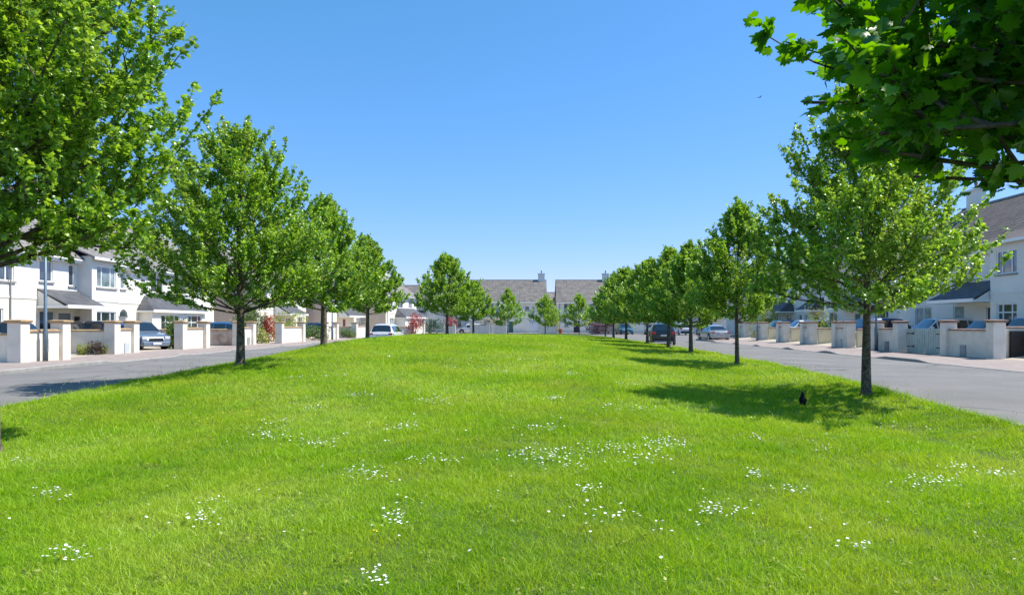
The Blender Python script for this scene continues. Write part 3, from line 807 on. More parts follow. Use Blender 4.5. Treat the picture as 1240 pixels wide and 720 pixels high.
# left row (fronts face the green, +X)
def h1_extra(h):
    sunroom(h, 17.3, 25.2, 1.1, 2.55, 3.5, [(1.1, 3.6, .75, 2.2), (4.8, 6.9, .75, 2.2)])
    arch_door(h, 15.75)
    l = MB(); l.box(11.05, -.2, 1.75, 11.25, -.03, 2.0); l.build('wall_lantern', 'iron', h)
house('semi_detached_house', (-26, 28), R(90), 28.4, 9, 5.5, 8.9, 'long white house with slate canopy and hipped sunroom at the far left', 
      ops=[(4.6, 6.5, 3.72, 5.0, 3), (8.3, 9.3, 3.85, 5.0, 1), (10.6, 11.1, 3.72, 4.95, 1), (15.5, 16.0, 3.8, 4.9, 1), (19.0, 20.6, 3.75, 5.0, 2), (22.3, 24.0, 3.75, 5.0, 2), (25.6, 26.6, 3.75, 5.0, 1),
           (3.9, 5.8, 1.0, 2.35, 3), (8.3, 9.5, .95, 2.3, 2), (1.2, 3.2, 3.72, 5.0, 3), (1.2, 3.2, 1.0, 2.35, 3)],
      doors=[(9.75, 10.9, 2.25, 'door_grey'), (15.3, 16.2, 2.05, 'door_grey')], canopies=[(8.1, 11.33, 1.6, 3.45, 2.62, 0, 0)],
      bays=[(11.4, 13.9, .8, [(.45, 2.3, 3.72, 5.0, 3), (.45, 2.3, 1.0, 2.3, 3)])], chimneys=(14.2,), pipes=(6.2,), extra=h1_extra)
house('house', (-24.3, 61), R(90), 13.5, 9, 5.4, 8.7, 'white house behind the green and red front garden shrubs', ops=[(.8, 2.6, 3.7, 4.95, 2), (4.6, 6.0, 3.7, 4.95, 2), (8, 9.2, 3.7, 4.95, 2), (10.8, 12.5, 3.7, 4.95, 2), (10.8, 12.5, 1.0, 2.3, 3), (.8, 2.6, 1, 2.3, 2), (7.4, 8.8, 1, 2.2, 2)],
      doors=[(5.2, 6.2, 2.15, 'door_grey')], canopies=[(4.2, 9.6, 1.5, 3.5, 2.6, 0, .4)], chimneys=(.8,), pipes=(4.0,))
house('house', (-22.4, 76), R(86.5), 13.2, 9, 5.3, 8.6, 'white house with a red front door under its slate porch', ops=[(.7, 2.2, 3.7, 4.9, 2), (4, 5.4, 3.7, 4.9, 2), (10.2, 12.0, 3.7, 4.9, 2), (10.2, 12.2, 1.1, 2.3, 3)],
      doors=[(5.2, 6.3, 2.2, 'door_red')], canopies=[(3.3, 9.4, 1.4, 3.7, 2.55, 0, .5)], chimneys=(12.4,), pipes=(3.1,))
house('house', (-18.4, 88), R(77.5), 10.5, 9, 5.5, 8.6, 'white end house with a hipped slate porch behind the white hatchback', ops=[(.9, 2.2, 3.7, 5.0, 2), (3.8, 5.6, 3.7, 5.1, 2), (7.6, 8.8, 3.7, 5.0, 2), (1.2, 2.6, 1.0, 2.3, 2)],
      doors=[(7.6, 8.6, 2.15, 'door_grey')], chimneys=(9.8,), pipes=(.4,), extra=lambda h: sunroom(h, 2.8, 10.6, 1.6, 2.5, 3.7, [(4.6, 6.8, .75, 2.2)]))
# right row (fronts face -X); local x runs towards the camera
def R_house(yfar, W, x, **k):
    return house('house', (x, yfar), R(-90), W, 9, k.pop('eave', 5.4), k.pop('ridge', 8.8), **k)
R_house(46.5, 15.5, 25.2, eave=5.55, ridge=8.9, base=.35, label='nearest right hand house with brown tiled roof and white windows', roofm='roof_brown', side='render_white', upper='render_white', lower='render_white', band=2.85,
        ops=[(2.2, 3.8, 3.75, 5.0, 2), (6.3, 7.3, 3.75, 4.95, 1), (6.0, 7.0, .9, 2.3, 1), (2, 3.8, 1, 2.3, 2)],
        doors=[(8.9, 9.9, 2.2, 'door_navy')], canopies=[(6.3, 10.46, 1.7, 3.6, 2.6, .6, .0)], bays=[(10.5, 15.5, .85, [(.45, 1.95, 3.78, 5.0, 3), (.5, 1.95, 1.0, 2.28, 3, True), (3.2, 4.4, 3.78, 5.0, 2)])], chimneys=(1.2, ), pipes=())
R_house(60.5, 12.5, 26.2, base=.3, label='second right hand house hidden behind the nearest right tree', side='render_white', lower='render_white', ops=[(1, 2.6, 3.7, 4.9, 2), (5, 6.4, 3.7, 4.9, 2), (9, 10.8, 3.7, 4.9, 3), (9, 10.8, 1, 2.3, 3), (1, 2.6, 1, 2.3, 2)],
        doors=[(5.6, 6.6, 2.15, 'door_teal')], canopies=[(3.8, 8.4, 1.5, 3.5, 2.6, .5, .5)], chimneys=(.8,))
R_house(80, 18, 27, base=.3, label='right hand house with two dark hipped slate porches', side='render_white', lower='render_white', eave=6.4, ridge=9.3, ops=[(1.2, 2.4, 3.9, 5.2, 1), (4.5, 5.6, 3.9, 5.2, 1), (7.4, 8.5, 3.9, 5.2, 1), (9.6, 10.6, 3.9, 5.2, 1), (11.6, 12.5, 3.9, 5.2, 1), (14.6, 16, 3.9, 5.2, 2),
        (5.6, 6.9, 1, 2.2, 2), (8.6, 9.8, 1, 2.2, 2), (11.8, 12.6, 1.0, 2.2, 1), (13.2, 14, 1, 2.2, 1)],
        doors=[(15.4, 16.4, 2.2, 'door_navy')], canopies=[(4.0, 10.7, 1.5, 3.75, 2.6, 1.7, .5), (14.4, 17.8, 1.4, 3.7, 2.6, .6, .2)], chimneys=(1.0,))
R_house(95, 13, 27.5, base=.1, label='far right hand house behind the lime green bush', side='render_white', lower='render_white', ops=[(1, 2.4, 3.7, 4.9, 2), (5, 6.4, 3.7, 4.9, 2), (9.4, 11.2, 3.7, 4.9, 2), (9.4, 11.2, 1.2, 2.4, 2)],
        doors=[(5.6, 6.6, 2.15, 'door_grey')], canopies=[(3.8, 8.0, 1.4, 3.5, 2.6, .5, .5)], chimneys=(12,))
# far row (fronts face the camera)
house('house', (-25, 116), 0, 15.2, 9, 5.3, 8.2, 'far white house half hidden by the leafy tree left of centre', lower='render_white', side='render_white', roofm='roof_mottled',
      ops=[(4.5, 6, 3.7, 4.9, 2), (8.2, 9.4, 3.7, 4.9, 2), (12, 13.4, 3.7, 4.9, 2), (12.2, 13.6, 1, 2.3, 2), (8, 9.4, 1, 2.3, 2)], doors=[(5.4, 6.4, 2.1, 'door_navy')], canopies=[(4.4, 7.6, 1.3, 3.9, 2.7, 0, 0)], chimneys=(14,))
def garage(h):
    g_ = MB()
    for k in range(4): g_.box(9.95 - 0 + k * .57, -.03, .05, 9.95 + k * .57 + .55, -.004, 2.05)
    g_.build('garage_door', 'garage_white', h)
house('house', (-9.8, 110), 0, 12.6, 9, 5.3, 8.75, 'far white house with pale garage doors, teal gate and big chimney', lower='render_white', side='render_white', roofm='roof_mottled',
      ops=[(9.2, 9.95, 3.7, 4.4, 1), (2.6, 3.7, 1.0, 2.2, 1), (4.5, 5.2, 1.0, 2.2, 1), (3, 4.2, 3.7, 4.9, 2), (6.0, 7.0, 3.7, 4.9, 2)], doors=[(6.55, 7.4, 2.0, 'door_teal')], canopies=[(1.8, 6.1, 1.3, 3.5, 2.6, .5, 0)], chimneys=(11.95,), pipes=(12.3,), extra=garage)
house('link_building', (2.9, 116), 0, 1.9, 7, 4.8, 6.9, 'low tiled link between the two central far houses', lower='render_white', side='render_white', roofm='roof_grey', group=None, cat='building')
house('house', (4.7, 110), 0, 10.2, 9, 5.25, 8.75, 'far white house with a dark front door right of centre', lower='render_white', side='render_white', roofm='roof_mottled',
      ops=[(1.05, 1.75, 1.1, 1.95, 1), (1.0, 2.4, 3.9, 4.9, 2), (5.2, 6.6, 3.7, 4.9, 2), (7.6, 9.0, 1, 2.3, 2)], doors=[(2.5, 3.5, 2.1, 'door_navy')], chimneys=(8.2,), pipes=(.3, 4.6))
house('house', (15.6, 108), 0, 9.0, 9, 5.25, 8.7, 'far white house behind the parked pale blue cars', lower='render_white', side='render_white', roofm='roof_mottled',
      ops=[(1, 2.4, 3.7, 4.9, 2), (5.6, 7.2, 3.7, 4.9, 2), (5.4, 7.2, 1, 2.3, 2)], doors=[(2.7, 3.7, 2.1, 'door_navy')], chimneys=(.6,))
house('house', (25.0, 107), 0, 11.0, 9, 5.25, 8.7, 'far white house with a dark porch roof beyond the silver saloon', lower='render_white', side='render_white', roofm='roof_mottled',
      ops=[(.5, 1.5, 3.7, 4.9, 1), (6.5, 7.8, 3.7, 4.9, 2), (7, 8.4, 1, 2.3, 2)], doors=[(3.0, 3.9, 2.1, 'door_navy')], canopies=[(2.0, 5.6, 1.5, 3.6, 2.55, .6, 0)], chimneys=(10,))

# far garden walls
def far_wall(x0, x1, y, label, h=1.35, pill=True):
    r = empty('low_wall', (x0, y, 0), 0, label, 'wall', 'low front walls of the far houses')
    L = x1 - x0
    p = MB(); p.box(.3, 0, -.1, L - .3, .2, h); p.build('panel', 'wall_paint', r)
    p = MB(); p.box(.3, -.05, h + .001, L - .3, .25, h + .08); p.build('coping', 'cap_brown', r)
    for a in (0, L - .45):
        p = MB(); p.box(a, -.12, -.1, a + .45, .32, h + .25); po = p.build('pillar', 'wall_paint', r)
        c = MB(); cap_on(c, a, -.12, a + .45, .32, h + .251, .12); c.build('cap', 'cap_stone', po)
far_wall(-13.0, -10.9, 102, 'low far wall left of the central trunks below the red bush', 1.2)
far_wall(-9.0, -6.0, 105, 'low far wall right of the central trunks')
far_wall(-5.7, -3.4, 105.4, 'low far wall before the dark porch')
far_wall(1.5, 4.4, 105.5, 'low far wall under the lime shrub between two far houses', 1.3)
far_wall(9.1, 12.7, 100.5, 'low white wall under the purple red maple', 1.25)

# ------------------------------------------------------------------ cars
def car(loc, rz, style, paint, label, roofbars=False):
    """forward = local +X"""
    L, Wd, H = {'hatch': (4.1, 1.78, 1.55), 'suv': (4.4, 1.86, 1.62), 'saloon': (4.6, 1.82, 1.46)}[style]
    r = empty('parked_car', loc, rz, label, 'car', 'parked cars')
    hl = L / 2; w = Wd / 2; belt = H * .60; z0 = .20
    if style == 'saloon':
        st = [(-hl, .80, 0, .90), (-hl + .12, belt + .0, 0, .95), (-hl + .62, belt + .06, 0, 1), (-hl + 1.25, H - .08, 1, 1), (-.35, H, 1, 1), (.35, H - .05, 1, 1), (hl - 1.45, belt + .02, 0, 1), (hl - .55, belt - .12, 0, .97), (hl - .12, belt - .26, 0, .9), (hl, .52, 0, .82)]
    else:
        tail = .28 if style == 'suv' else .36
        st = [(-hl, .82, 0, .92), (-hl + .06, belt + .02, 0, .96), (-hl + .06 + tail, H - .07, 1, .99), (-hl + .9, H - .01, 1, 1), (-.25, H, 1, 1), (.45, H - .06, 1, 1), (hl - 1.15, belt + .03, 0, 1), (hl - .45, belt - .10, 0, .97), (hl - .1, belt - .25, 0, .9), (hl, .55, 0, .84)]
    rings = []
    for (x, zt, cab, ws) in st:
        ww = w * ws; bz = min(belt, zt - .03); wt = ww * (.71 if cab else .88)
        e = .10 if cab else .02
        half = [(ww * .90, z0), (ww * .99, z0 + .12), (ww, .62 if bz > .62 else bz * .7), (ww * .965, bz), (wt, max(zt - e, bz + .005)), (wt * .84, zt - .01), (wt * .4, zt + .012)]
        ring = [(x, y, z) for y, z in half] + [(x, -y, z) for y, z in reversed(half)]
        rings.append(ring)
    b_ = MB(); b_.loft(rings); body = b_.build('body', 'paint_' + paint, r, False)
    md = body.modifiers.new('bevel', 'BEVEL'); md.width = .045; md.segments = 3; md.limit_method = 'ANGLE'; md.angle_limit = R(12)
    # glass
    def panel(name, quad_rows, off, parent=r, material='glass_car', ins=(.06, .07)):
        A, B, C_, D_ = [Vector(q) for q in quad_rows]
        c = (A + B + C_ + D_) / 4
        n = ((B - A).cross(D_ - A)).normalized()
        if n.dot(Vector(off)) < 0: n = -n
        def bil(u_, v_): return (A * (1 - u_) + B * u_) * (1 - v_) + (D_ * (1 - u_) + C_ * u_) * v_
        u0, v0 = ins
        q = [bil(u0, v0), bil(1 - u0, v0), bil(1 - u0, 1 - v0), bil(u0, 1 - v0)]
        mb = MB(); mb.loft([[p - n * .02 for p in q], [p + n * .012 for p in q]]); return mb.build(name, material, parent)
    # find stations
    cabs = [k for k, s in enumerate(st) if s[2]]
    kr, kf = cabs[0], cabs[-1]
    def topq(k): # top span of ring k (edge y +-)
        return rings[k][4], rings[k][9]
    def screen(name, k0, k1, off, va, vb):
        mb = MB()
        for q_ in range(4, 9):
            A, B, C_, D_ = [Vector(z_) for z_ in (rings[k0][q_], rings[k0][q_ + 1], rings[k1][q_ + 1], rings[k1][q_])]
            if q_ == 4: A = A.lerp(B, .25); D_ = D_.lerp(C_, .25)
            if q_ == 8: B = B.lerp(A, .25); C_ = C_.lerp(D_, .25)
            p = [A.lerp(D_, va), B.lerp(C_, va), B.lerp(C_, vb), A.lerp(D_, vb)]
            n_ = ((p[1] - p[0]).cross(p[3] - p[0])).normalized()
            if n_.dot(Vector(off)) < 0: n_ = -n_
            mb.face([z_ + n_ * .014 for z_ in p])
        mb.build(name, 'glass_car', r)
    screen('rear_window', kr - 1, kr, (-1, 0, .4), .10, .92)
    screen('windscreen', kf + 1, kf, (1, 0, .6), .06, .93)
    for s in (0, 1):
        ib, it = (3, 4) if s == 0 else (10, 9)
        sg = 1 if s == 0 else -1
        for k in range(kr, kf):
            panel('side_window', (rings[k][ib], rings[k + 1][ib], rings[k + 1][it], rings[k][it]), (0, sg, .2), ins=(.05, .08))
        # front quarter glass (triangular run to the windscreen base)
        k = kf; A, B, C_ = Vector(rings[k][ib]), Vector(rings[k + 1][ib]), Vector(rings[k][it])
        ce = (A + B + C_) / 3; q = [ce + (p - ce) * .72 for p in (A, B, C_)]
        n = Vector((0, sg, .2)).normalized(); mb = MB(); mb.loft([[p - n * .03 for p in q], [p + n * .012 for p in q]]); mb.build('side_window', 'glass_car', r)
        # wheels
        for xw in (-hl + .82, hl - .86):
            ar = MB(); ar.tube([(xw, sg * (w - .12), .36), (xw, sg * (w + .004), .36)], .385, 22); ar.build('wheel_arch', 'trim_black', r)
            wh = MB(); wh.tube([(xw, sg * (w - .16), .325), (xw, sg * (w - .02), .325), (xw, sg * (w + .012), .325)], [.325, .325, .30], 24); wo = wh.build('wheel', 'tyre', r, False)
            rm = MB(); rm.tube([(xw, sg * (w + .0125), .325), (xw, sg * (w + .018), .325)], .215, 20); rm.build('rim', 'rim', wo)
        # mirrors
        mm = MB(); xm = hl - 1.35; mm.box(xm - .08, sg * (w + .02) - .09 * (sg < 0), belt + .0, xm + .08, sg * (w + .02) + .09 * (sg > 0) + .0001, belt + .15, .02); mm.build('door_mirror', 'paint_' + paint, r)
        # lamps
        tl = MB()
        ya, yb = sorted((sg * w * .62, sg * w * .93))
        tl.box(-hl - .015, ya, .80 if style != 'saloon' else .74, -hl + .09, yb, belt - .02 if style != 'suv' else belt + .02, .02); tl.build('tail_light', 'lamp_red', r)
        hd = MB(); ya, yb = sorted((sg * w * .50, sg * w * .84)); hd.box(hl - .16, ya, .60, hl + .012, yb, .76, .02); hd.build('headlight', 'lamp_clear', r)
        dh = MB()
        for xq in (-.55, .4): dh.box(xq, sg * w - .015, belt - .13, xq + .16, sg * w + .015, belt - .10)
        dh.build('door_handle', 'paint_' + paint, r)
    bp = MB(); bp.box(-hl - .05, -w * .86, .30, -hl + .12, w * .86, .56, .04); bp.build('bumper', 'paint_' + paint if style != 'suv' else 'trim_black', r)
    bp = MB(); bp.box(-hl - .055, -w * .72, .22, -hl + .1, w * .72, .298, .02); bp.build('skirt', 'trim_black' if style != 'suv' else 'rim', r)
    bp = MB(); bp.box(hl - .12, -w * .80, .24, hl + .05, w * .80, .46, .04); bp.build('bumper', 'paint_' + paint, r)
    gr_ = MB(); gr_.box(hl - .06, -w * .42, .47, hl + .022, w * .42, .66, .01); gr_.build('grille', 'trim_black', r)
    for xs, zz in ((-hl - .03, .66), (hl + .052, .30)):
        pm = MB(); pm.box(min(xs, xs + .02 * (1 if xs > 0 else -1)), -.26, zz, max(xs, xs + .02 * (1 if xs > 0 else -1)), .26, zz + .11); po = pm.build('number_plate', 'plate_white', r)
        pb = MB(); s_ = 1 if xs > 0 else -1; xe = xs + s_ * .021; pb.box(min(xe, xe + s_ * .003), -.26 if s_ > 0 else .21, zz, max(xe, xe + s_ * .003), -.21 if s_ > 0 else .26, zz + .11); pb.build('plate_band', 'plate_blue', po)
    if roofbars:
        for s in (-1, 1):
            rb = MB(); rb.tube([(-hl + .5, s * w * .68, H - .03), (-hl + .6, s * w * .68, H + .05), (.35, s * w * .68, H + .04), (.5, s * w * .68, H - .06)], .018, 6); rb.build('roof_rail', 'chrome', r)
    return r
Nn, Ss, Ee, Ww = R(90), R(-90), 0, R(180)
car((-10.35, 50.2, .02), R(88), 'hatch', 'white', 'white hatchback parked at the left kerb, rear facing the camera')
car((10.2, 52.6, .0), R(84), 'suv', 'dark', 'dark SUV at the right kerb of the green, red tail lights toward the camera', True)
car((17.3, 64.0, .0), R(93), 'saloon', 'silver', 'silver saloon on the right road beyond the dark SUV')
car((21.4, 95, .0), R(92), 'suv', 'white', 'far white SUV seen between two right hand trunks')
car((24.7, 96, .0), R(86), 'hatch', 'maroon', 'dark maroon hatchback parked right of the far white SUV')
car((14.1, 100.5, .0), R(-84), 'suv', 'teal', 'blue SUV parked beside the far low wall with the maple')
car((18.0, 100.5, .0), R(-96), 'hatch', 'pale_blue', 'pale blue hatchback left of the dark SUV, before a far house')
car((-22.7, 39.6, .12), R(-35), 'suv', 'slate_blue', 'silver blue SUV in the drive, front toward the camera, left of a dark hedge')
car((-23.9, 37.0, .126), R(180), 'suv', 'dark', 'dark car roof behind the garden wall with two small bushes')
car((-24.1, 30.4, .13), R(180), 'hatch', 'dark', 'dark car cut by the left edge behind the low wall')
car((-22.9, 49.8, .18), R(180), 'hatch', 'blue', 'blue car showing above the stained garden wall')
car((-21.3, 66.0, .13), R(180), 'hatch', 'navy', 'navy blue car behind the green shrub near the third left tree')
car((-9.2, 107.6, .0), R(175), 'hatch', 'white', 'white car beyond the far low wall right of the central trunks')
car((24.3, 31.0, .30), 0, 'suv', 'pale_blue', 'pale blue car behind the wall at the right edge')
car((23.9, 35.4, .25), R(180), 'hatch', 'silver', 'silver car in the drive under the nearest right house porch')
car((23.6, 39.4, .30), R(180), 'suv', 'white', 'white car behind the slatted driveway gates')
car((23.2, 43.8, .33), 0, 'suv', 'navy', 'navy SUV just right of the nearest right trunk')
car((24.0, 50.5, .30), R(180), 'hatch', 'slate_blue', 'grey blue car left of the nearest right trunk above the walls')
car((23.6, 58.8, .30), R(180), 'suv', 'white', 'white car roof above the shaded pillars right of the teal car')
car((23.6, 64.2, .30), R(180), 'suv', 'teal', 'teal car roof left of the white one above the shaded pillars')

# parasol
r = empty('parasol', (27.0 - 2.2, 73.5, .1), 0, 'white garden parasol left of the dark hipped porches', 'parasol')
p = MB(); p.tube([(0, 0, 0), (0, 0, 2.3)], .025, 8); p.build('pole', 'upvc', r)
p = MB(); n = 8; rim_ = [(cos(2 * pi * k / n) * 1.5, sin(2 * pi * k / n) * 1.5, 1.95) for k in range(n)]; apex = (0, 0, 2.4)
for k in range(n): p.face([rim_[k], rim_[(k + 1) % n], apex])
for k in range(n):
    a, b2 = rim_[k], rim_[(k + 1) % n]; p.face([(a[0], a[1], 1.85), (b2[0], b2[1], 1.85), b2, a])
p.build('canopy', 'parasol_cloth', r)
p = MB(); p.tube([(0, 0, 0), (0, 0, .12)], .3, 16); p.build('base', 'concrete', r)
# terracotta pot
r = MB(); r.tube([(0, 0, 0), (0, 0, .1), (0, 0, .62), (0, 0, .64), (0, 0, .75)], [.2, .22, .32, .37, .37], 16)
o = r.build('flower_pot', 'terracotta'); o.location = (4.9, 104.9, 0); tag(o, 'orange terracotta pot standing between the two central far houses', 'pot')

# ------------------------------------------------------------------ leaves
def leaf_template(kind):
    """returns verts (k,3) with base at origin, growing along +Y, width X; tris"""
    if kind == 'maple':
        rim = [(0, 0), (.18, -.04), (.46, .08), (.36, .22), (.60, .42), (.40, .47), (.44, .68), (.22, .62), (.14, .84), (0, 1.0),
               (-.14, .84), (-.22, .62), (-.44, .68), (-.40, .47), (-.60, .42), (-.36, .22), (-.46, .08), (-.18, -.04)]
        c = (0, .36)
    elif kind == 'lobed':
        rim = [(0, 0), (.42, .10), (.34, .30), (.55, .52), (.24, .60), (0, 1.0), (-.24, .60), (-.55, .52), (-.34, .30), (-.42, .10)]
        c = (0, .40)
    else:
        rim = [(0, 0), (.40, .38), (0, 1.0), (-.40, .38)]
        c = None
    pts = [(x, y, -.14 * abs(x) * 1.3 - .16 * y * y) for x, y in rim]
    if c:
        pts.append((c[0], c[1], .02)); k = len(rim)
        tris = [(i_, (i_ + 1) % k, k) for i_ in range(k)]
    else:
        tris = [(0, 1, 2), (0, 2, 3)]
    return np.array(pts), np.array(tris)

def leaf_cloud(name, P, D, size, kind, material, parent, seed, tilt=.75, jitter=.35):
    """P (n,3) leaf bases, D (n,3) outward direction"""
    g_ = np.random.default_rng(seed)
    n = len(P)
    tv, tt = leaf_template(kind)
    d = D + g_.normal(0, .55, (n, 3)); d[:, 2] -= .25
    d /= np.linalg.norm(d, axis=1)[:, None] + 1e-9
    up = np.tile([0, 0, 1.0], (n, 1)) + g_.normal(0, tilt, (n, 3))
    sx = np.cross(d, up); sx /= np.linalg.norm(sx, axis=1)[:, None] + 1e-9
    nn = np.cross(sx, d)
    s = size * g_.uniform(.65, 1.2, n)
    V = P[:, None, :] + s[:, None, None] * (tv[None, :, 0, None] * sx[:, None, :] + tv[None, :, 1, None] * d[:, None, :] + tv[None, :, 2, None] * nn[:, None, :])
    T = (np.arange(n)[:, None, None] * len(tv) + tt[None]).reshape(-1, 3)
    rn = np.repeat(g_.uniform(0, 1, n), len(tt))
    return np_mesh(name, V.reshape(-1, 3), T, material, parent, rn)

def grow_tree(seed, H, Rad, clear, nleaf, leaf, kind, trunk_r=.12, nprim=30, egg=.33, sx=1.0, sy=1.0, leafmat='maple_leaf', top_pow=1.0, lean=(0, 0), twig_tubes=True, droop=0.0, ns2=7, low=.62, prune=0, bias=.85, nshoot=120, limb=.27):
    """returns (trunk MB, leaf points, leaf dirs)"""
    g_ = random.Random(seed); gn = np.random.default_rng(seed)
    mb = MB()
    # leader
    pts, rad = [], []
    N = 14
    for k in range(N + 1):
        t_ = k / N; z = t_ * H * .96
        pts.append(Vector((lean[0] * t_ + .05 * H / 6 * sin(t_ * 5 + seed) * t_, lean[1] * t_ + .05 * H / 6 * sin(t_ * 4.1 + seed * 2) * t_, z)))
        rad.append(trunk_r * (1.0 - .93 * t_ ** .85) + (trunk_r * .45 if k == 0 else 0) + .006)
    pts.insert(0, Vector((0, 0, -.25))); rad.insert(0, trunk_r * 1.7)
    pts.insert(2, pts[1].lerp(pts[2], .25)); rad.insert(2, trunk_r * 1.08)
    mb.tube(pts, rad, 12, flut=.06, seed=seed)
    def leader(z):
        for a, b2 in zip(pts[:-1], pts[1:]):
            if a.z <= z <= b2.z: return a.lerp(b2, (z - a.z) / max(b2.z - a.z, 1e-6))
        return pts[-1]
    def env(t_):  # crown radius fraction along height 0..1
        if t_ < egg: return low + (1 - low) * sin(t_ / egg * pi / 2)
        q_ = (t_ - egg) / (1 - egg)
        return max(0.04, (1 - q_) ** .85 * .55 + .45 * cos(q_ * pi / 2) ** top_pow)
    LP, LD, LW = [], [], []
    def leafy(path, a0, dens):
        for i_ in range(len(path) - 1):
            a, b2 = path[i_], path[i_ + 1]
            f = (i_ + .5) / (len(path) - 1)
            if f < a0: continue
            L = (b2 - a).length
            for _ in range(max(1, int(dens * L * 10))):
                q = a.lerp(b2, g_.random()); LP.append(q); LD.append((b2 - a).normalized()); LW.append(.6 + f)
    def branch(start, d, L, r0, nseg, curl, wig):
        p = start.copy(); out = [p.copy()]; dd = d.normalized()
        for k in range(nseg):
            dd = (dd + Vector((g_.gauss(0, wig), g_.gauss(0, wig), g_.gauss(0, wig) + curl))).normalized()
            p = p + dd * (L / nseg); out.append(p.copy())
        return out
    ga = g_.random() * 6
    for k in range(nprim):
        t_ = (k + .5) / nprim
        zt = t_ ** bias
        az = ga + k * 2.39996 + g_.gauss(0, .25)
        rr = Rad * env(zt) * g_.uniform(.90, 1.08)
        ze = clear + (H - clear) * (.04 + zt * .93)
        el = R(10 - droop * 30 + 50 * zt + g_.gauss(0, 6))
        z0 = min(max(ze - rr * math.tan(el), clear), H * .92)
        start = leader(z0)
        end = Vector((start.x + cos(az) * rr * sx, start.y + sin(az) * rr * sy, ze))
        d = end - start; L = d.length; d = d / L
        path = branch(start, (d - Vector((0, 0, .10))).normalized(), L, 0, 7, .035, .04)
        if prune: path = [Vector((q.x, q.y, max(q.z, prune * 1.13 + .10 * sin(q.x * 3.1 + k) + .05 * sin(q.y * 7 + k * 2)))) for q in path]
        r0 = max(.010, trunk_r * limb * (1 - .6 * zt))
        mb.tube(path, [r0 * (1 - .85 * i_ / 7) + .004 for i_ in range(8)], 6)
        leafy(path, .25, 1.2)
        for j in range(ns2):
            f = .22 + .76 * (j + g_.random() * .8) / ns2
            i_ = min(int(f * 7), 6); a = path[i_].lerp(path[i_ + 1], f * 7 - i_)
            base = (path[i_ + 1] - path[i_]).normalized()
            sgn = 1 if j % 2 else -1
            side = base.cross(Vector((0, 0, 1)))
            d2 = (base * .55 + side * sgn * g_.uniform(.5, 1.1) + Vector((0, 0, g_.uniform(-.25, .75)))).normalized()
            L2 = max(.28, L * .42 * (1.15 - f)) * g_.uniform(.8, 1.3)
            p2 = branch(a, d2, L2, 0, 4, .17, .08)
            if prune: p2 = [Vector((q.x, q.y, max(q.z, prune * 1.05))) for q in p2]
            if twig_tubes: mb.tube(p2, [r0 * .38 * (1 - .8 * q / 4) + .003 for q in range(5)], 4, caps=False)
            leafy(p2, .1, 1.6)
            for m_ in range(4):
                i2 = min(1 + m_, 3); d3 = ((p2[min(i2 + 1, 4)] - p2[i2 - 1]).normalized() + Vector((g_.gauss(0, .7), g_.gauss(0, .7), g_.gauss(.40, .62)))).normalized()
                p3 = branch(p2[i2], d3, g_.uniform(.20, .48) * H / 6.5, 0, 3, .12, .1)
                if twig_tubes and not (prune and min(q.z for q in p3) < prune * 1.06): mb.tube(p3, [.006, .005, .004, .003], 3, caps=False)
                leafy(p3, 0, 2.6)
    # upright shoots that give the spiky outline
    for k in range(nshoot):
        a = g_.random() * 2 * pi
        zt = 1 - .85 * g_.random()
        rr = Rad * env(zt) * g_.uniform(.75, 1.0); base = leader(min(H * .95, clear + (H - clear) * zt * .95))
        s0 = Vector((base.x + cos(a) * rr * sx, base.y + sin(a) * rr * sy, clear + (H - clear) * zt - .15))
        out_ = .9 - .7 * zt
        p3 = branch(s0, Vector((cos(a) * out_, sin(a) * out_, 1)), g_.uniform(.35, .85) * H / 6.5, 0, 4, .05, .06)
        if twig_tubes: mb.tube(p3, [.009, .007, .006, .004, .003], 4, caps=False)
        leafy(p3, 0, 3.0)
    P = np.array([tuple(v) for v in LP]); Dd = np.array([tuple(v) for v in LD]); W_ = np.array(LW)
    idx = gn.choice(len(P), nleaf, replace=nleaf > len(P), p=W_ / W_.sum())
    P, Dd = P[idx] + gn.normal(0, leaf * .42, (nleaf, 3)), Dd[idx]
    fz = H / np.percentile(P[:, 2], 99.9); fr = Rad / np.percentile(np.hypot(P[:, 0] / sx, P[:, 1] / sy), 96)
    P = P * np.array([fr, fr, fz]); mb.v = [(v[0] * fr, v[1] * fr, v[2] * fz if v[2] > 0 else v[2]) for v in mb.v]
    if prune:
        keep = P[:, 2] > prune + .12 * np.sin(P[:, 0] * 2.3) * np.sin(P[:, 1] * 2.9 + 1); P, Dd = P[keep], Dd[keep]; nleaf = len(P)
    out = P - np.array([0, 0, H * .5]); out[:, 2] *= .3
    out /= np.linalg.norm(out, axis=1)[:, None] + 1e-6
    return mb, P, Dd * .6 + out * .6

def tree(loc, rz, label, seed, H, Rad, clear, nleaf, leaf, kind, group='street trees in two rows', lm='maple_leaf', **k):
    r = empty('maple_tree', loc, rz, label, 'tree', group)
    mb, P, Dd = grow_tree(seed, H, Rad, clear, nleaf, leaf, kind, **k)
    mb.build('trunk', 'bark', r, True)
    leaf_cloud('crown', P, Dd, leaf, kind, lm, r, seed)
    return r
def tree_copy(src, loc, rz, sc, label):
    c = copy_tree(src); c.location = loc; c.rotation_euler = (0, 0, rz); c.scale = sc; c['label'] = label
    return c

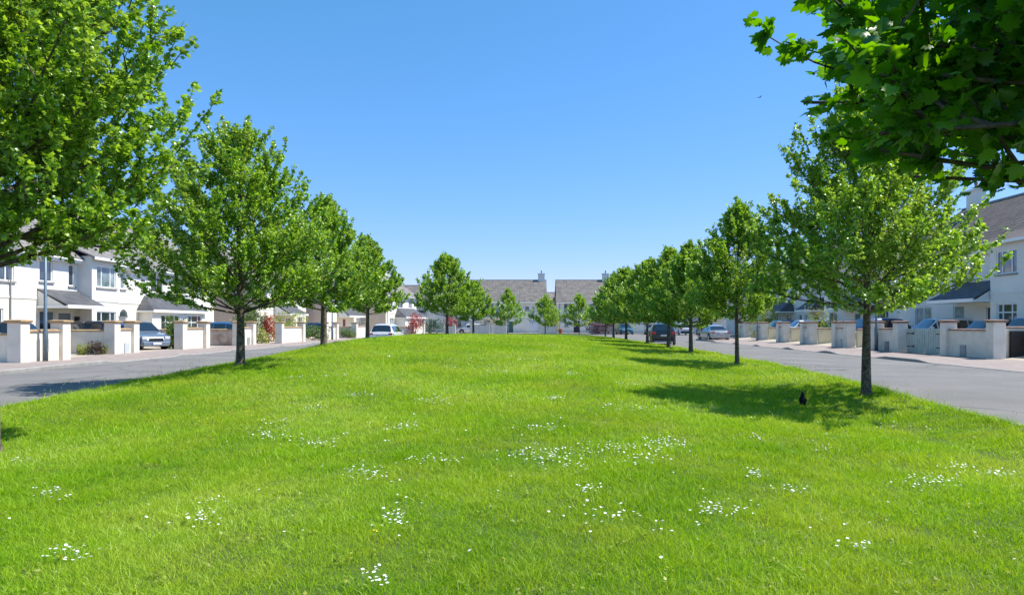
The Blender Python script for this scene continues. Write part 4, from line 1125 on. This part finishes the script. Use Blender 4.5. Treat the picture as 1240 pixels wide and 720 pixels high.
T1 = tree((-7.43, 9.4, lz(-7.4, 9.4)), 0, 'big leafy tree cut off by the left edge, nearest of the left row', 11, 9.0, 2.6, 2.55, 112000, .073, 'lobed', trunk_r=.125, nprim=60, ns2=10, egg=.42, low=.75, sy=.72, nshoot=140)
T2 = tree((-7.6, 18, lz(-7.6, 18)), .6, 'second tree of the left row, whole crown against the white sunroom', 21, 6.4, 2.6, 1.45, 80000, .068, 'lobed', trunk_r=.105, nprim=50, ns2=9, egg=.25, low=.9, top_pow=.5)
T3 = tree((-7.65, 25.5, lz(-7.65, 25.5)), 2.2, 'third tree of the left row, trunk left of the lamp post', 35, 5.6, 1.9, 1.25, 42000, .082, 'lobed', trunk_r=.105, nprim=38, ns2=8, egg=.3, low=.85)
T4 = tree((-7.55, 32, lz(-7.55, 32)), 3.9, 'fourth tree of the left row, at the rear of the white hatchback', 47, 4.75, 1.65, 1.2, 32000, .082, 'lobed', trunk_r=.09, nprim=26, ns2=7, egg=.3, low=.8)
TR1 = tree((7.42, 15.0, lz(7.4, 15)), 1.0, 'nearest tree of the right row, mottled trunk in front of the road', 58, 7.0, 3.3, 1.9, 86000, .068, 'lobed', trunk_r=.092, nprim=52, ns2=9, egg=.25, low=.9, top_pow=.8, sy=.64)
TR2 = tree((7.55, 24.7, lz(7.5, 24.7)), 2.6, 'second tree of the right row, slim trunk beside the road', 63, 5.9, 1.85, 1.6, 46000, .075, 'lobed', trunk_r=.075, nprim=38, ns2=8, egg=.32, low=.8)
tree_copy(T3, (7.55, 31.8, lz(7.5, 31.8)), 4.2, (.9, .9, .92), 'third tree of the right row, between the dark SUV and the silver saloon')
tree_copy(T4, (7.6, 37.0, lz(7.6, 37)), 1.2, (1.1, 1.1, 1.14), 'fourth tree of the right row, trunk before the dark SUV')
TF = tree((7.6, 43.7, lz(7.6, 43.7)), .4, 'fifth tree of the right row, just left of the dark SUV', 71, 5.4, 2.2, 1.3, 26000, .10, 'lobed', trunk_r=.09, nprim=34, ns2=7, egg=.33, low=.8)
tree_copy(TF, (7.5, 52.5, lz(7.5, 52.5)), 2.1, (1.12, 1.12, 1.04), 'sixth tree of the right row, before the pale blue far hatchback')
tree_copy(T3, (7.6, 61.0, lz(7.6, 61)), 1.1, (.95, .95, 1.05), 'seventh tree of the right row, before the far blue SUV')
tree_copy(T4, (7.9, 70.0, lz(7.6, 70)), 5.1, (.9, .9, 1.1), 'farthest slim trunk of the right row')
tree_copy(TF, (-5.6, 47.0, lz(-5.6, 47)), 3.3, (1.08, 1.08, 1.03), 'rounded tree left of centre, standing out against the sky')
tree_copy(T4, (-5.9, 73.0, lz(-5.9, 73)), .7, (1.35, 1.35, 1.2), 'smaller tree tucked to the right of the rounded central tree')
TS = tree((-2.6, 86, lz(-2.6, 86)), .4, 'small cone shaped tree in front of the teal gate', 83, 5.7, 2.1, 1.1, 8500, .16, 'simple', trunk_r=.07, nprim=22, ns2=6, egg=.28, low=.8)
tree_copy(TS, (2.2, 90, lz(2.2, 90)), 2.4, (1.05, 1.05, .90), 'small round tree in front of the lime shrub')
tree_copy(TS, (6.7, 90, lz(6.7, 90)), 4.4, (1.0, 1.0, .93), 'small round tree in front of the dark far door')
# tree whose boughs hang in from the upper right
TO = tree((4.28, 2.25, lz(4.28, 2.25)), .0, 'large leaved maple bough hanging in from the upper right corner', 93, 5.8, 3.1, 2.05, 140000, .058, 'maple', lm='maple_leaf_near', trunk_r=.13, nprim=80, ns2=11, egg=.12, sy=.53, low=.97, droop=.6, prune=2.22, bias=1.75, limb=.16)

# ------------------------------------------------------------------ shrubs
def shrub(x, y, z, rx, rz_, material, label, n=900, leaf=.09, kind='simple', ry=None, name='shrub', cat='shrub', group='front garden shrubs', seed=0):
    r = empty(name, (x, y, z), 0, label, cat, group)
    g_ = np.random.default_rng(seed + int(abs(x * 100)))
    ry = ry or rx
    nc = 16; C_ = g_.uniform(-1, 1, (nc, 3)); C_[:, 2] = g_.uniform(.25, 1, nc)
    C_ *= np.array([rx * .72, ry * .72, rz_ * .85]) 
    k = g_.integers(0, nc, n); off = g_.normal(0, 1, (n, 3)); off /= np.linalg.norm(off, axis=1)[:, None]
    off *= g_.uniform(.6, 1, (n, 1)) ** .5 * np.array([rx * .42, ry * .42, rz_ * .30])
    P = C_[k] + off; P[:, 2] = np.maximum(P[:, 2], .04)
    leaf_cloud('foliage', P, off / (np.linalg.norm(off, axis=1)[:, None]), leaf, kind, material, r, seed, tilt=.8)
    st = MB()
    for c in C_[:7]: st.tube([(0, 0, -.02), (c[0] * .5, c[1] * .5, c[2] * .5), tuple(c)], [.02, .014, .006], 5)
    st.build('stems', 'bark_smooth', r)
    return r
shrub(-20.95, 32.2, .13, .26, .5, 'shrub_lime', 'small lime bush at the left end of the two bush pair', 500, .07, seed=1)
shrub(-20.4, 32.3, .13, .42, .55, 'shrub_brown', 'small dark bronze bush at the foot of the garden wall', 700, .08, seed=2)
shrub(-20.45, 32.75, .13, .2, .4, 'shrub_lime', 'tiny yellow green bush against the pillar with the meter box wall', 300, .06, seed=3)
shrub(-20.95, 40.4, .13, .5, 1.35, 'shrub_green', 'dark green hedge right of the silver blue SUV', 2200, .09, ry=.5, seed=4)
shrub(-22.4, 43.6, .13, .8, 1.75, 'shrub_green', 'tall leafy shrub in front of the sunroom windows', 2800, .11, ry=1.0, seed=5)
shrub(-21.6, 52.9, .13, 1.15, 2.7, 'shrub_green', 'tall green shrub left of the red one on the left side', 2600, .12, seed=6)
shrub(-20.3, 53.3, .13, .62, 2.1, 'shrub_red', 'red leaved shrub above the dark opening on the left side', 1500, .10, seed=7)
shrub(-19.9, 50.9, .13, .5, 1.2, 'shrub_lime', 'light green bush growing in the dark opening', 900, .10, seed=8)
shrub(-20.5, 57.6, .13, 1.5, 2.3, 'shrub_lime', 'wide light green shrub above the fifth cream wall', 2600, .12, seed=9)
shrub(-19.2, 60.7, .13, 1.3, 1.3, 'shrub_green', 'green hedge left of the third left trunk', 2000, .11, seed=10)
shrub(-18.3, 69.2, .13, .9, .9, 'shrub_green', 'low green plant in the opening before the tan wall', 900, .11, seed=12)
shrub(-13.0, 78.0, .12, 1.0, 2.5, 'shrub_red', 'red shrub behind the roof of the white hatchback', 1500, .12, seed=13)
shrub(-12.2, 86.0, .1, 1.5, 2.0, 'shrub_dark', 'dark shrub between two cream walls left of the central tree', 1500, .14, seed=14)
shrub(-11.7, 103, .1, 1.0, 3.0, 'shrub_red', 'red bush left of the central trunks', 1200, .14, seed=15)
shrub(3.8, 107, .1, 1.1, 2.6, 'shrub_lime', 'lime shrub between the two central far houses', 1200, .14, seed=16)
shrub(10.4, 100.2, .1, 2.0, 3.3, 'shrub_purple', 'purple red maple above the low white far wall', 2600, .14, ry=1.0, seed=17)
shrub(12.6, 101.5, .1, .5, 2.0, 'shrub_lime', 'yellow shrub at the right end of the maple wall', 500, .12, seed=18)
shrub(23.4, 69.5, .1, 1.9, 3.0, 'shrub_lime', 'lime green bush above the farthest right wall', 4200, .13, seed=19)
shrub(21.2, 62.4, .1, .9, 1.5, 'shrub_lime', 'yellow green plant between the two farthest right walls', 700, .11, seed=20)
shrub(25.3, 69.0, .3, 1.6, 1.5, 'shrub_green', 'clipped green hedge before the dark hipped porches', 2200, .10, seed=21)
shrub(22.6, 53.5, .3, .9, 2.9, 'shrub_lime', 'airy light green shrub between the white and grey blue cars', 700, .11, seed=22)
shrub(21.2, 47.9, .25, .9, 1.5, 'shrub_green', 'small garden shrub above the yellow wall', 600, .10, seed=23)
shrub(14.2, 104.6, .1, 2.0, 2.1, 'shrub_lime', 'lime hedge behind the far blue SUV', 1500, .14, seed=24)

# ------------------------------------------------------------------ crow on the green, bird in the sky
cx, cy = on_lawn(972, 491)
r = empty('crow', (cx, cy, lz(cx, cy) + .02), R(72), 'black crow standing in the shade beside the right tree', 'bird')
r.rotation_euler = (0, R(-28), R(72)); r.scale = (.78, .78, .78)
b_ = MB()
b_.tube([(-.20, 0, .10), (-.12, 0, .12), (-.03, 0, .155), (.05, 0, .205), (.085, 0, .25), (.10, 0, .285), (.125, 0, .305), (.155, 0, .303), (.17, 0, .298)],
        [.012, .035, .062, .068, .052, .036, .036, .026, .012], 12)
b_.build('body', 'feather', r, True)
for s in (-1, 1):
    wv = MB(); wv.tube([(.05, s * .055, .21), (-.03, s * .07, .17), (-.12, s * .05, .12), (-.20, s * .02, .085)], [.02, .034, .026, .006], 8); wv.build('wing', 'feather', r, True)
    lg = MB(); lg.tube([(0, s * .03, .12), (.01, s * .03, .05), (0, s * .03, 0)], [.012, .006, .005], 6); lg.tube([(-.02, s * .03, .004), (.04, s * .03, .004)], .005, 5); lg.build('leg', 'feather', r)
bk = MB(); bk.tube([(.165, 0, .300), (.20, 0, .296), (.235, 0, .286)], [.014, .011, .002], 8); bk.build('beak', 'beak', r, True)
d = ray(920, 118)
r = empty('flying_bird', tuple(np.array([0, 0, 1.6]) + d * 60), .5, 'tiny dark bird flying in the blue sky', 'bird')
b_ = MB(); b_.tube([(-.16, 0, 0), (-.05, 0, 0), (.06, 0, .01), (.14, 0, .02)], [.01, .04, .035, .008], 8); b_.build('body', 'feather', r, True)
for s in (-1, 1):
    wv = MB(); wv.loft([[(.06, s * .03, .01), (-.05, s * .03, .0), (-.05, s * .03, .012), (.06, s * .03, .022)], [(.05, s * .2, .08), (-.05, s * .2, .07), (-.05, s * .2, .077), (.05, s * .2, .088)], [(-.04, s * .34, .04), (-.06, s * .34, .035), (-.06, s * .34, .038), (-.04, s * .34, .043)]]); wv.build('wing', 'feather', r)

# ------------------------------------------------------------------ grass
def blades(seed):
    g_ = np.random.default_rng(seed)
    bands = [(2.6, 5.5, 10500), (5.5, 8, 7800), (8, 12, 4600), (12, 18, 2600), (18, 27, 1300), (27, 40, 560), (40, 62, 230)]
    XY, S = [], []
    for a, b2, dens in bands:
        half = lambda y: y * .80 + .6
        x0, x1 = max(-10.2, -half(b2)), min(8.9, half(b2))
        nn = int((b2 - a) * (x1 - x0) * dens)
        x = g_.uniform(x0, x1, nn); y = g_.uniform(a, b2, nn)
        ok = (x > xl(y) - .04) & (x < xr(y) + .04) & (np.abs(x) < half(y))
        x, y = x[ok], y[ok]
        XY.append(np.stack([x, y], 1)); S.append(np.full(len(x), (dens / 9500) ** -.5))
    XY = np.concatenate(XY); S = np.concatenate(S)
    x, y = XY[:, 0], XY[:, 1]; n = len(x)
    z = lawn_z(x, y) - .005
    clump = np.sin(x * 3.1 + 1.7 * np.sin(y * 2.3)) * np.sin(y * 2.7 + 1.3 * np.sin(x * 1.9)) + .6 * np.sin(x * 9 + y * 4) * np.sin(y * 8.3 - x * 5)
    h = g_.gamma(4.5, .0078, n) * (1 + .34 * clump) * np.minimum(S, 1.6) ** .55
    h = np.clip(h, .015, .16)
    edge = np.minimum(x - xl(y), xr(y) - x); h = np.where(edge < .25, h * 1.3, h)
    wd = .0018 * S ** .9 * g_.uniform(.7, 1.5, n)
    az = g_.uniform(0, 2 * pi, n); ln = np.abs(g_.normal(.75, .7, n)) * h
    dx, dy = np.cos(az), np.sin(az)
    fa = g_.uniform(0, 2 * pi, n); wx, wy = np.cos(fa) * wd, np.sin(fa) * wd
    V = np.zeros((n, 5, 3))
    V[:, 0] = np.stack([x - wx, y - wy, z], 1); V[:, 1] = np.stack([x + wx, y + wy, z], 1)
    mx_, my_, mz = x + dx * ln * .35, y + dy * ln * .35, z + h * .60
    V[:, 2] = np.stack([mx_ + wx * .8, my_ + wy * .8, mz], 1); V[:, 3] = np.stack([mx_ - wx * .8, my_ - wy * .8, mz], 1)
    V[:, 4] = np.stack([x + dx * ln * 1.1, y + dy * ln * 1.1, z + h], 1)
    base = np.arange(n)[:, None] * 5
    T = np.concatenate([base + [0, 1, 2], base + [0, 2, 3], base + [3, 2, 4]], 1).reshape(-1, 3)
    patch = .5 + .5 * np.sin(x * .9 + 2 * np.sin(y * .45)) * np.sin(y * .7 + 1.6 * np.sin(x * .6 + 2))
    rn = np.clip(g_.beta(1.1, 1.1, n) * .72 + .28 * patch, 0, 1)
    print('blades', n)
    return V.reshape(-1, 3), T, np.repeat(rn, 3)
V, T, rn = blades(5)
gr_o = np_mesh('grass', V, T, 'blade', rnd=rn)
tag(gr_o, 'dense short bright green grass of the lawn', 'grass', kind='stuff')

# taller weeds and seed stalks near the road edges
# daisies and buttercups
def flowers(name, spots, material, size, label, cat, hgt, mult=1.0):
    g_ = np.random.default_rng(3)
    P = []
    for (px, py, sx_, sy_, n) in spots:
        for _ in range(int(n * mult)):
            for _t in range(3):
                a, b2 = px + g_.normal(0, sx_ * .65), py + g_.normal(0, sy_ * .65)
                if b2 > 409: break
            x, y = on_lawn(a, b2)
            if xl(y) < x < xr(y): P.append((x, y, lz(x, y) + hgt * g_.uniform(.8, 1.3)))
    V, T, rn = [], [], []
    cV, cT = [], []
    for (x, y, z) in P:
        s = size * g_.uniform(.75, 1.2) * (1 + max(0, (y - 8)) * .035)
        tl, ta = g_.uniform(0, .5), g_.uniform(0, 6.28)
        nx_, ny_ = sin(tl) * cos(ta), sin(tl) * sin(ta)
        k0 = len(V)
        for q in range(10):
            a = q / 10 * 2 * pi; rr = s * (1.0 if q % 2 else .82)
            V.append((x + cos(a) * rr, y + sin(a) * rr, z - (cos(a) * nx_ + sin(a) * ny_) * rr + .003))
        V.append((x, y, z)); 
        for q in range(10): T.append((k0 + q, k0 + (q + 1) % 10, k0 + 10)); rn.append(g_.random())
        # stem
        k1 = len(V); V += [(x - .0012, y, z - hgt * 1.2), (x + .0012, y, z - hgt * 1.2), (x, y, z)]; T.append((k1, k1 + 1, k1 + 2)); rn.append(.5)
    o = np_mesh(name, np.array(V), np.array(T), material, rnd=np.array(rn))
    tag(o, label, cat, kind='stuff')
    return P
D = [(330, 531, 22, 5, 26), (345, 514, 22, 4, 12), (383, 540, 22, 4, 16), (440, 577, 30, 8, 26), (488, 520, 20, 5, 18), (530, 487, 20, 4, 26), (435, 481, 16, 3, 10), (380, 497, 14, 3, 10),
     (477, 636, 18, 10, 14), (455, 710, 16, 8, 8), (520, 561, 30, 4, 16), (60, 602, 16, 7, 14), (245, 635, 26, 10, 12), (85, 680, 34, 8, 12), (20, 560, 18, 3, 6), (255, 612, 14, 3, 5),
     (655, 555, 34, 7, 44), (735, 548, 40, 7, 30), (805, 541, 26, 8, 44), (660, 523, 18, 4, 16), (670, 485, 10, 2, 14), (715, 599, 12, 5, 9), (690, 570, 30, 6, 14), (780, 562, 24, 5, 14), (755, 498, 30, 6, 16), (765, 467, 10, 2, 8),
     (740, 632, 40, 10, 12), (870, 622, 30, 10, 20), (917, 578, 10, 5, 14), (915, 533, 20, 3, 8), (1125, 588, 30, 7, 30), (1160, 570, 16, 3, 10), (1215, 578, 18, 3, 18), (965, 600, 18, 5, 8), (1040, 670, 24, 6, 8), (1000, 545, 24, 5, 8),
     (610, 452, 26, 2, 12), (693, 455, 8, 1.5, 10), (545, 447, 12, 1.5, 8), (400, 458, 20, 2, 10), (355, 459, 14, 1.5, 8), (150, 467, 14, 2, 6), (640, 437, 20, 1.5, 8), (790, 426, 12, 1.5, 10), (470, 433, 14, 1, 6), (560, 436, 30, 1.5, 6),
     (930, 505, 40, 4, 6), (1090, 520, 50, 6, 8), (600, 640, 500, 60, 24), (600, 520, 400, 30, 34)]
flowers('daisies', D, 'petal_white', .0118, 'white daisies scattered in loose clusters over the lawn', 'daisies', .055, 2.3)
Bc = [(90, 533, 20, 7, 12), (20, 543, 12, 3, 4), (15, 517, 14, 3, 8), (75, 514, 10, 2, 4), (260, 516, 50, 7, 50), (300, 501, 40, 5, 30), (450, 562, 10, 2, 1), (155, 526, 20, 5, 4), (430, 470, 60, 5, 12), (460, 421, 40, 2, 40), (340, 480, 40, 8, 16), (720, 470, 200, 20, 10), (666, 649, 4, 2, 2), (455, 655, 4, 2, 2), (980, 640, 200, 40, 6), (870, 445, 40, 4, 12)]
flowers('buttercups', Bc, 'petal_yellow', .0085, 'yellow buttercups scattered over the left side of the lawn', 'buttercups', .07)

# low broad-leaved weeds
g_ = np.random.default_rng(9); P, Dd = [], []
for _ in range(900):
    y = 3.6 + g_.random() ** 1.6 * 26; x = g_.uniform(max(-9.8, -y * .78), min(8.2, y * .78))
    x = min(max(x, float(xl(y)) + .1), float(xr(y)) - .1); z = lz(x, y)
    for q in range(g_.integers(5, 10)):
        a = g_.uniform(0, 6.28); P.append((x + cos(a) * .02, y + sin(a) * .02, z + .025 + g_.uniform(0, .03))); Dd.append((cos(a), sin(a), .35))
wd_ = leaf_cloud('clover_weeds', np.array(P), np.array(Dd), .030, 'simple', 'shrub_lime', None, 4, tilt=.25)
tag(wd_, 'low broad leaved weeds dotted through the lawn', 'weeds', kind='stuff')
# seed stalks at the left road edge
V, T, rn = [], [], []
for _ in range(420):
    y = g_.uniform(9, 40); lft = g_.random() < .6
    x = float(xl(y)) + g_.uniform(0, .5) if lft else float(xr(y)) - g_.uniform(0, .4)
    z = lz(x, y); h = g_.uniform(.12, .30); a = g_.uniform(0, 6.28); l_ = h * .25; k0 = len(V); s = .0025
    V += [(x - s, y, z), (x + s, y, z), (x + cos(a) * l_, y + sin(a) * l_, z + h)]
    V += [(x + cos(a) * l_ - .006, y + sin(a) * l_, z + h * .93), (x + cos(a) * l_ + .006, y + sin(a) * l_, z + h * .93), (x + cos(a) * l_ * 1.15, y + sin(a) * l_ * 1.15, z + h * 1.12)]
    T += [(k0, k0 + 1, k0 + 2), (k0 + 3, k0 + 4, k0 + 5)]; rn += [.6, 1.0]
o = np_mesh('seed_grass', np.array(V), np.array(T), 'blade', rnd=np.array(rn)); tag(o, 'tall seed grass stalks along the lawn edges', 'seed grass', kind='stuff')
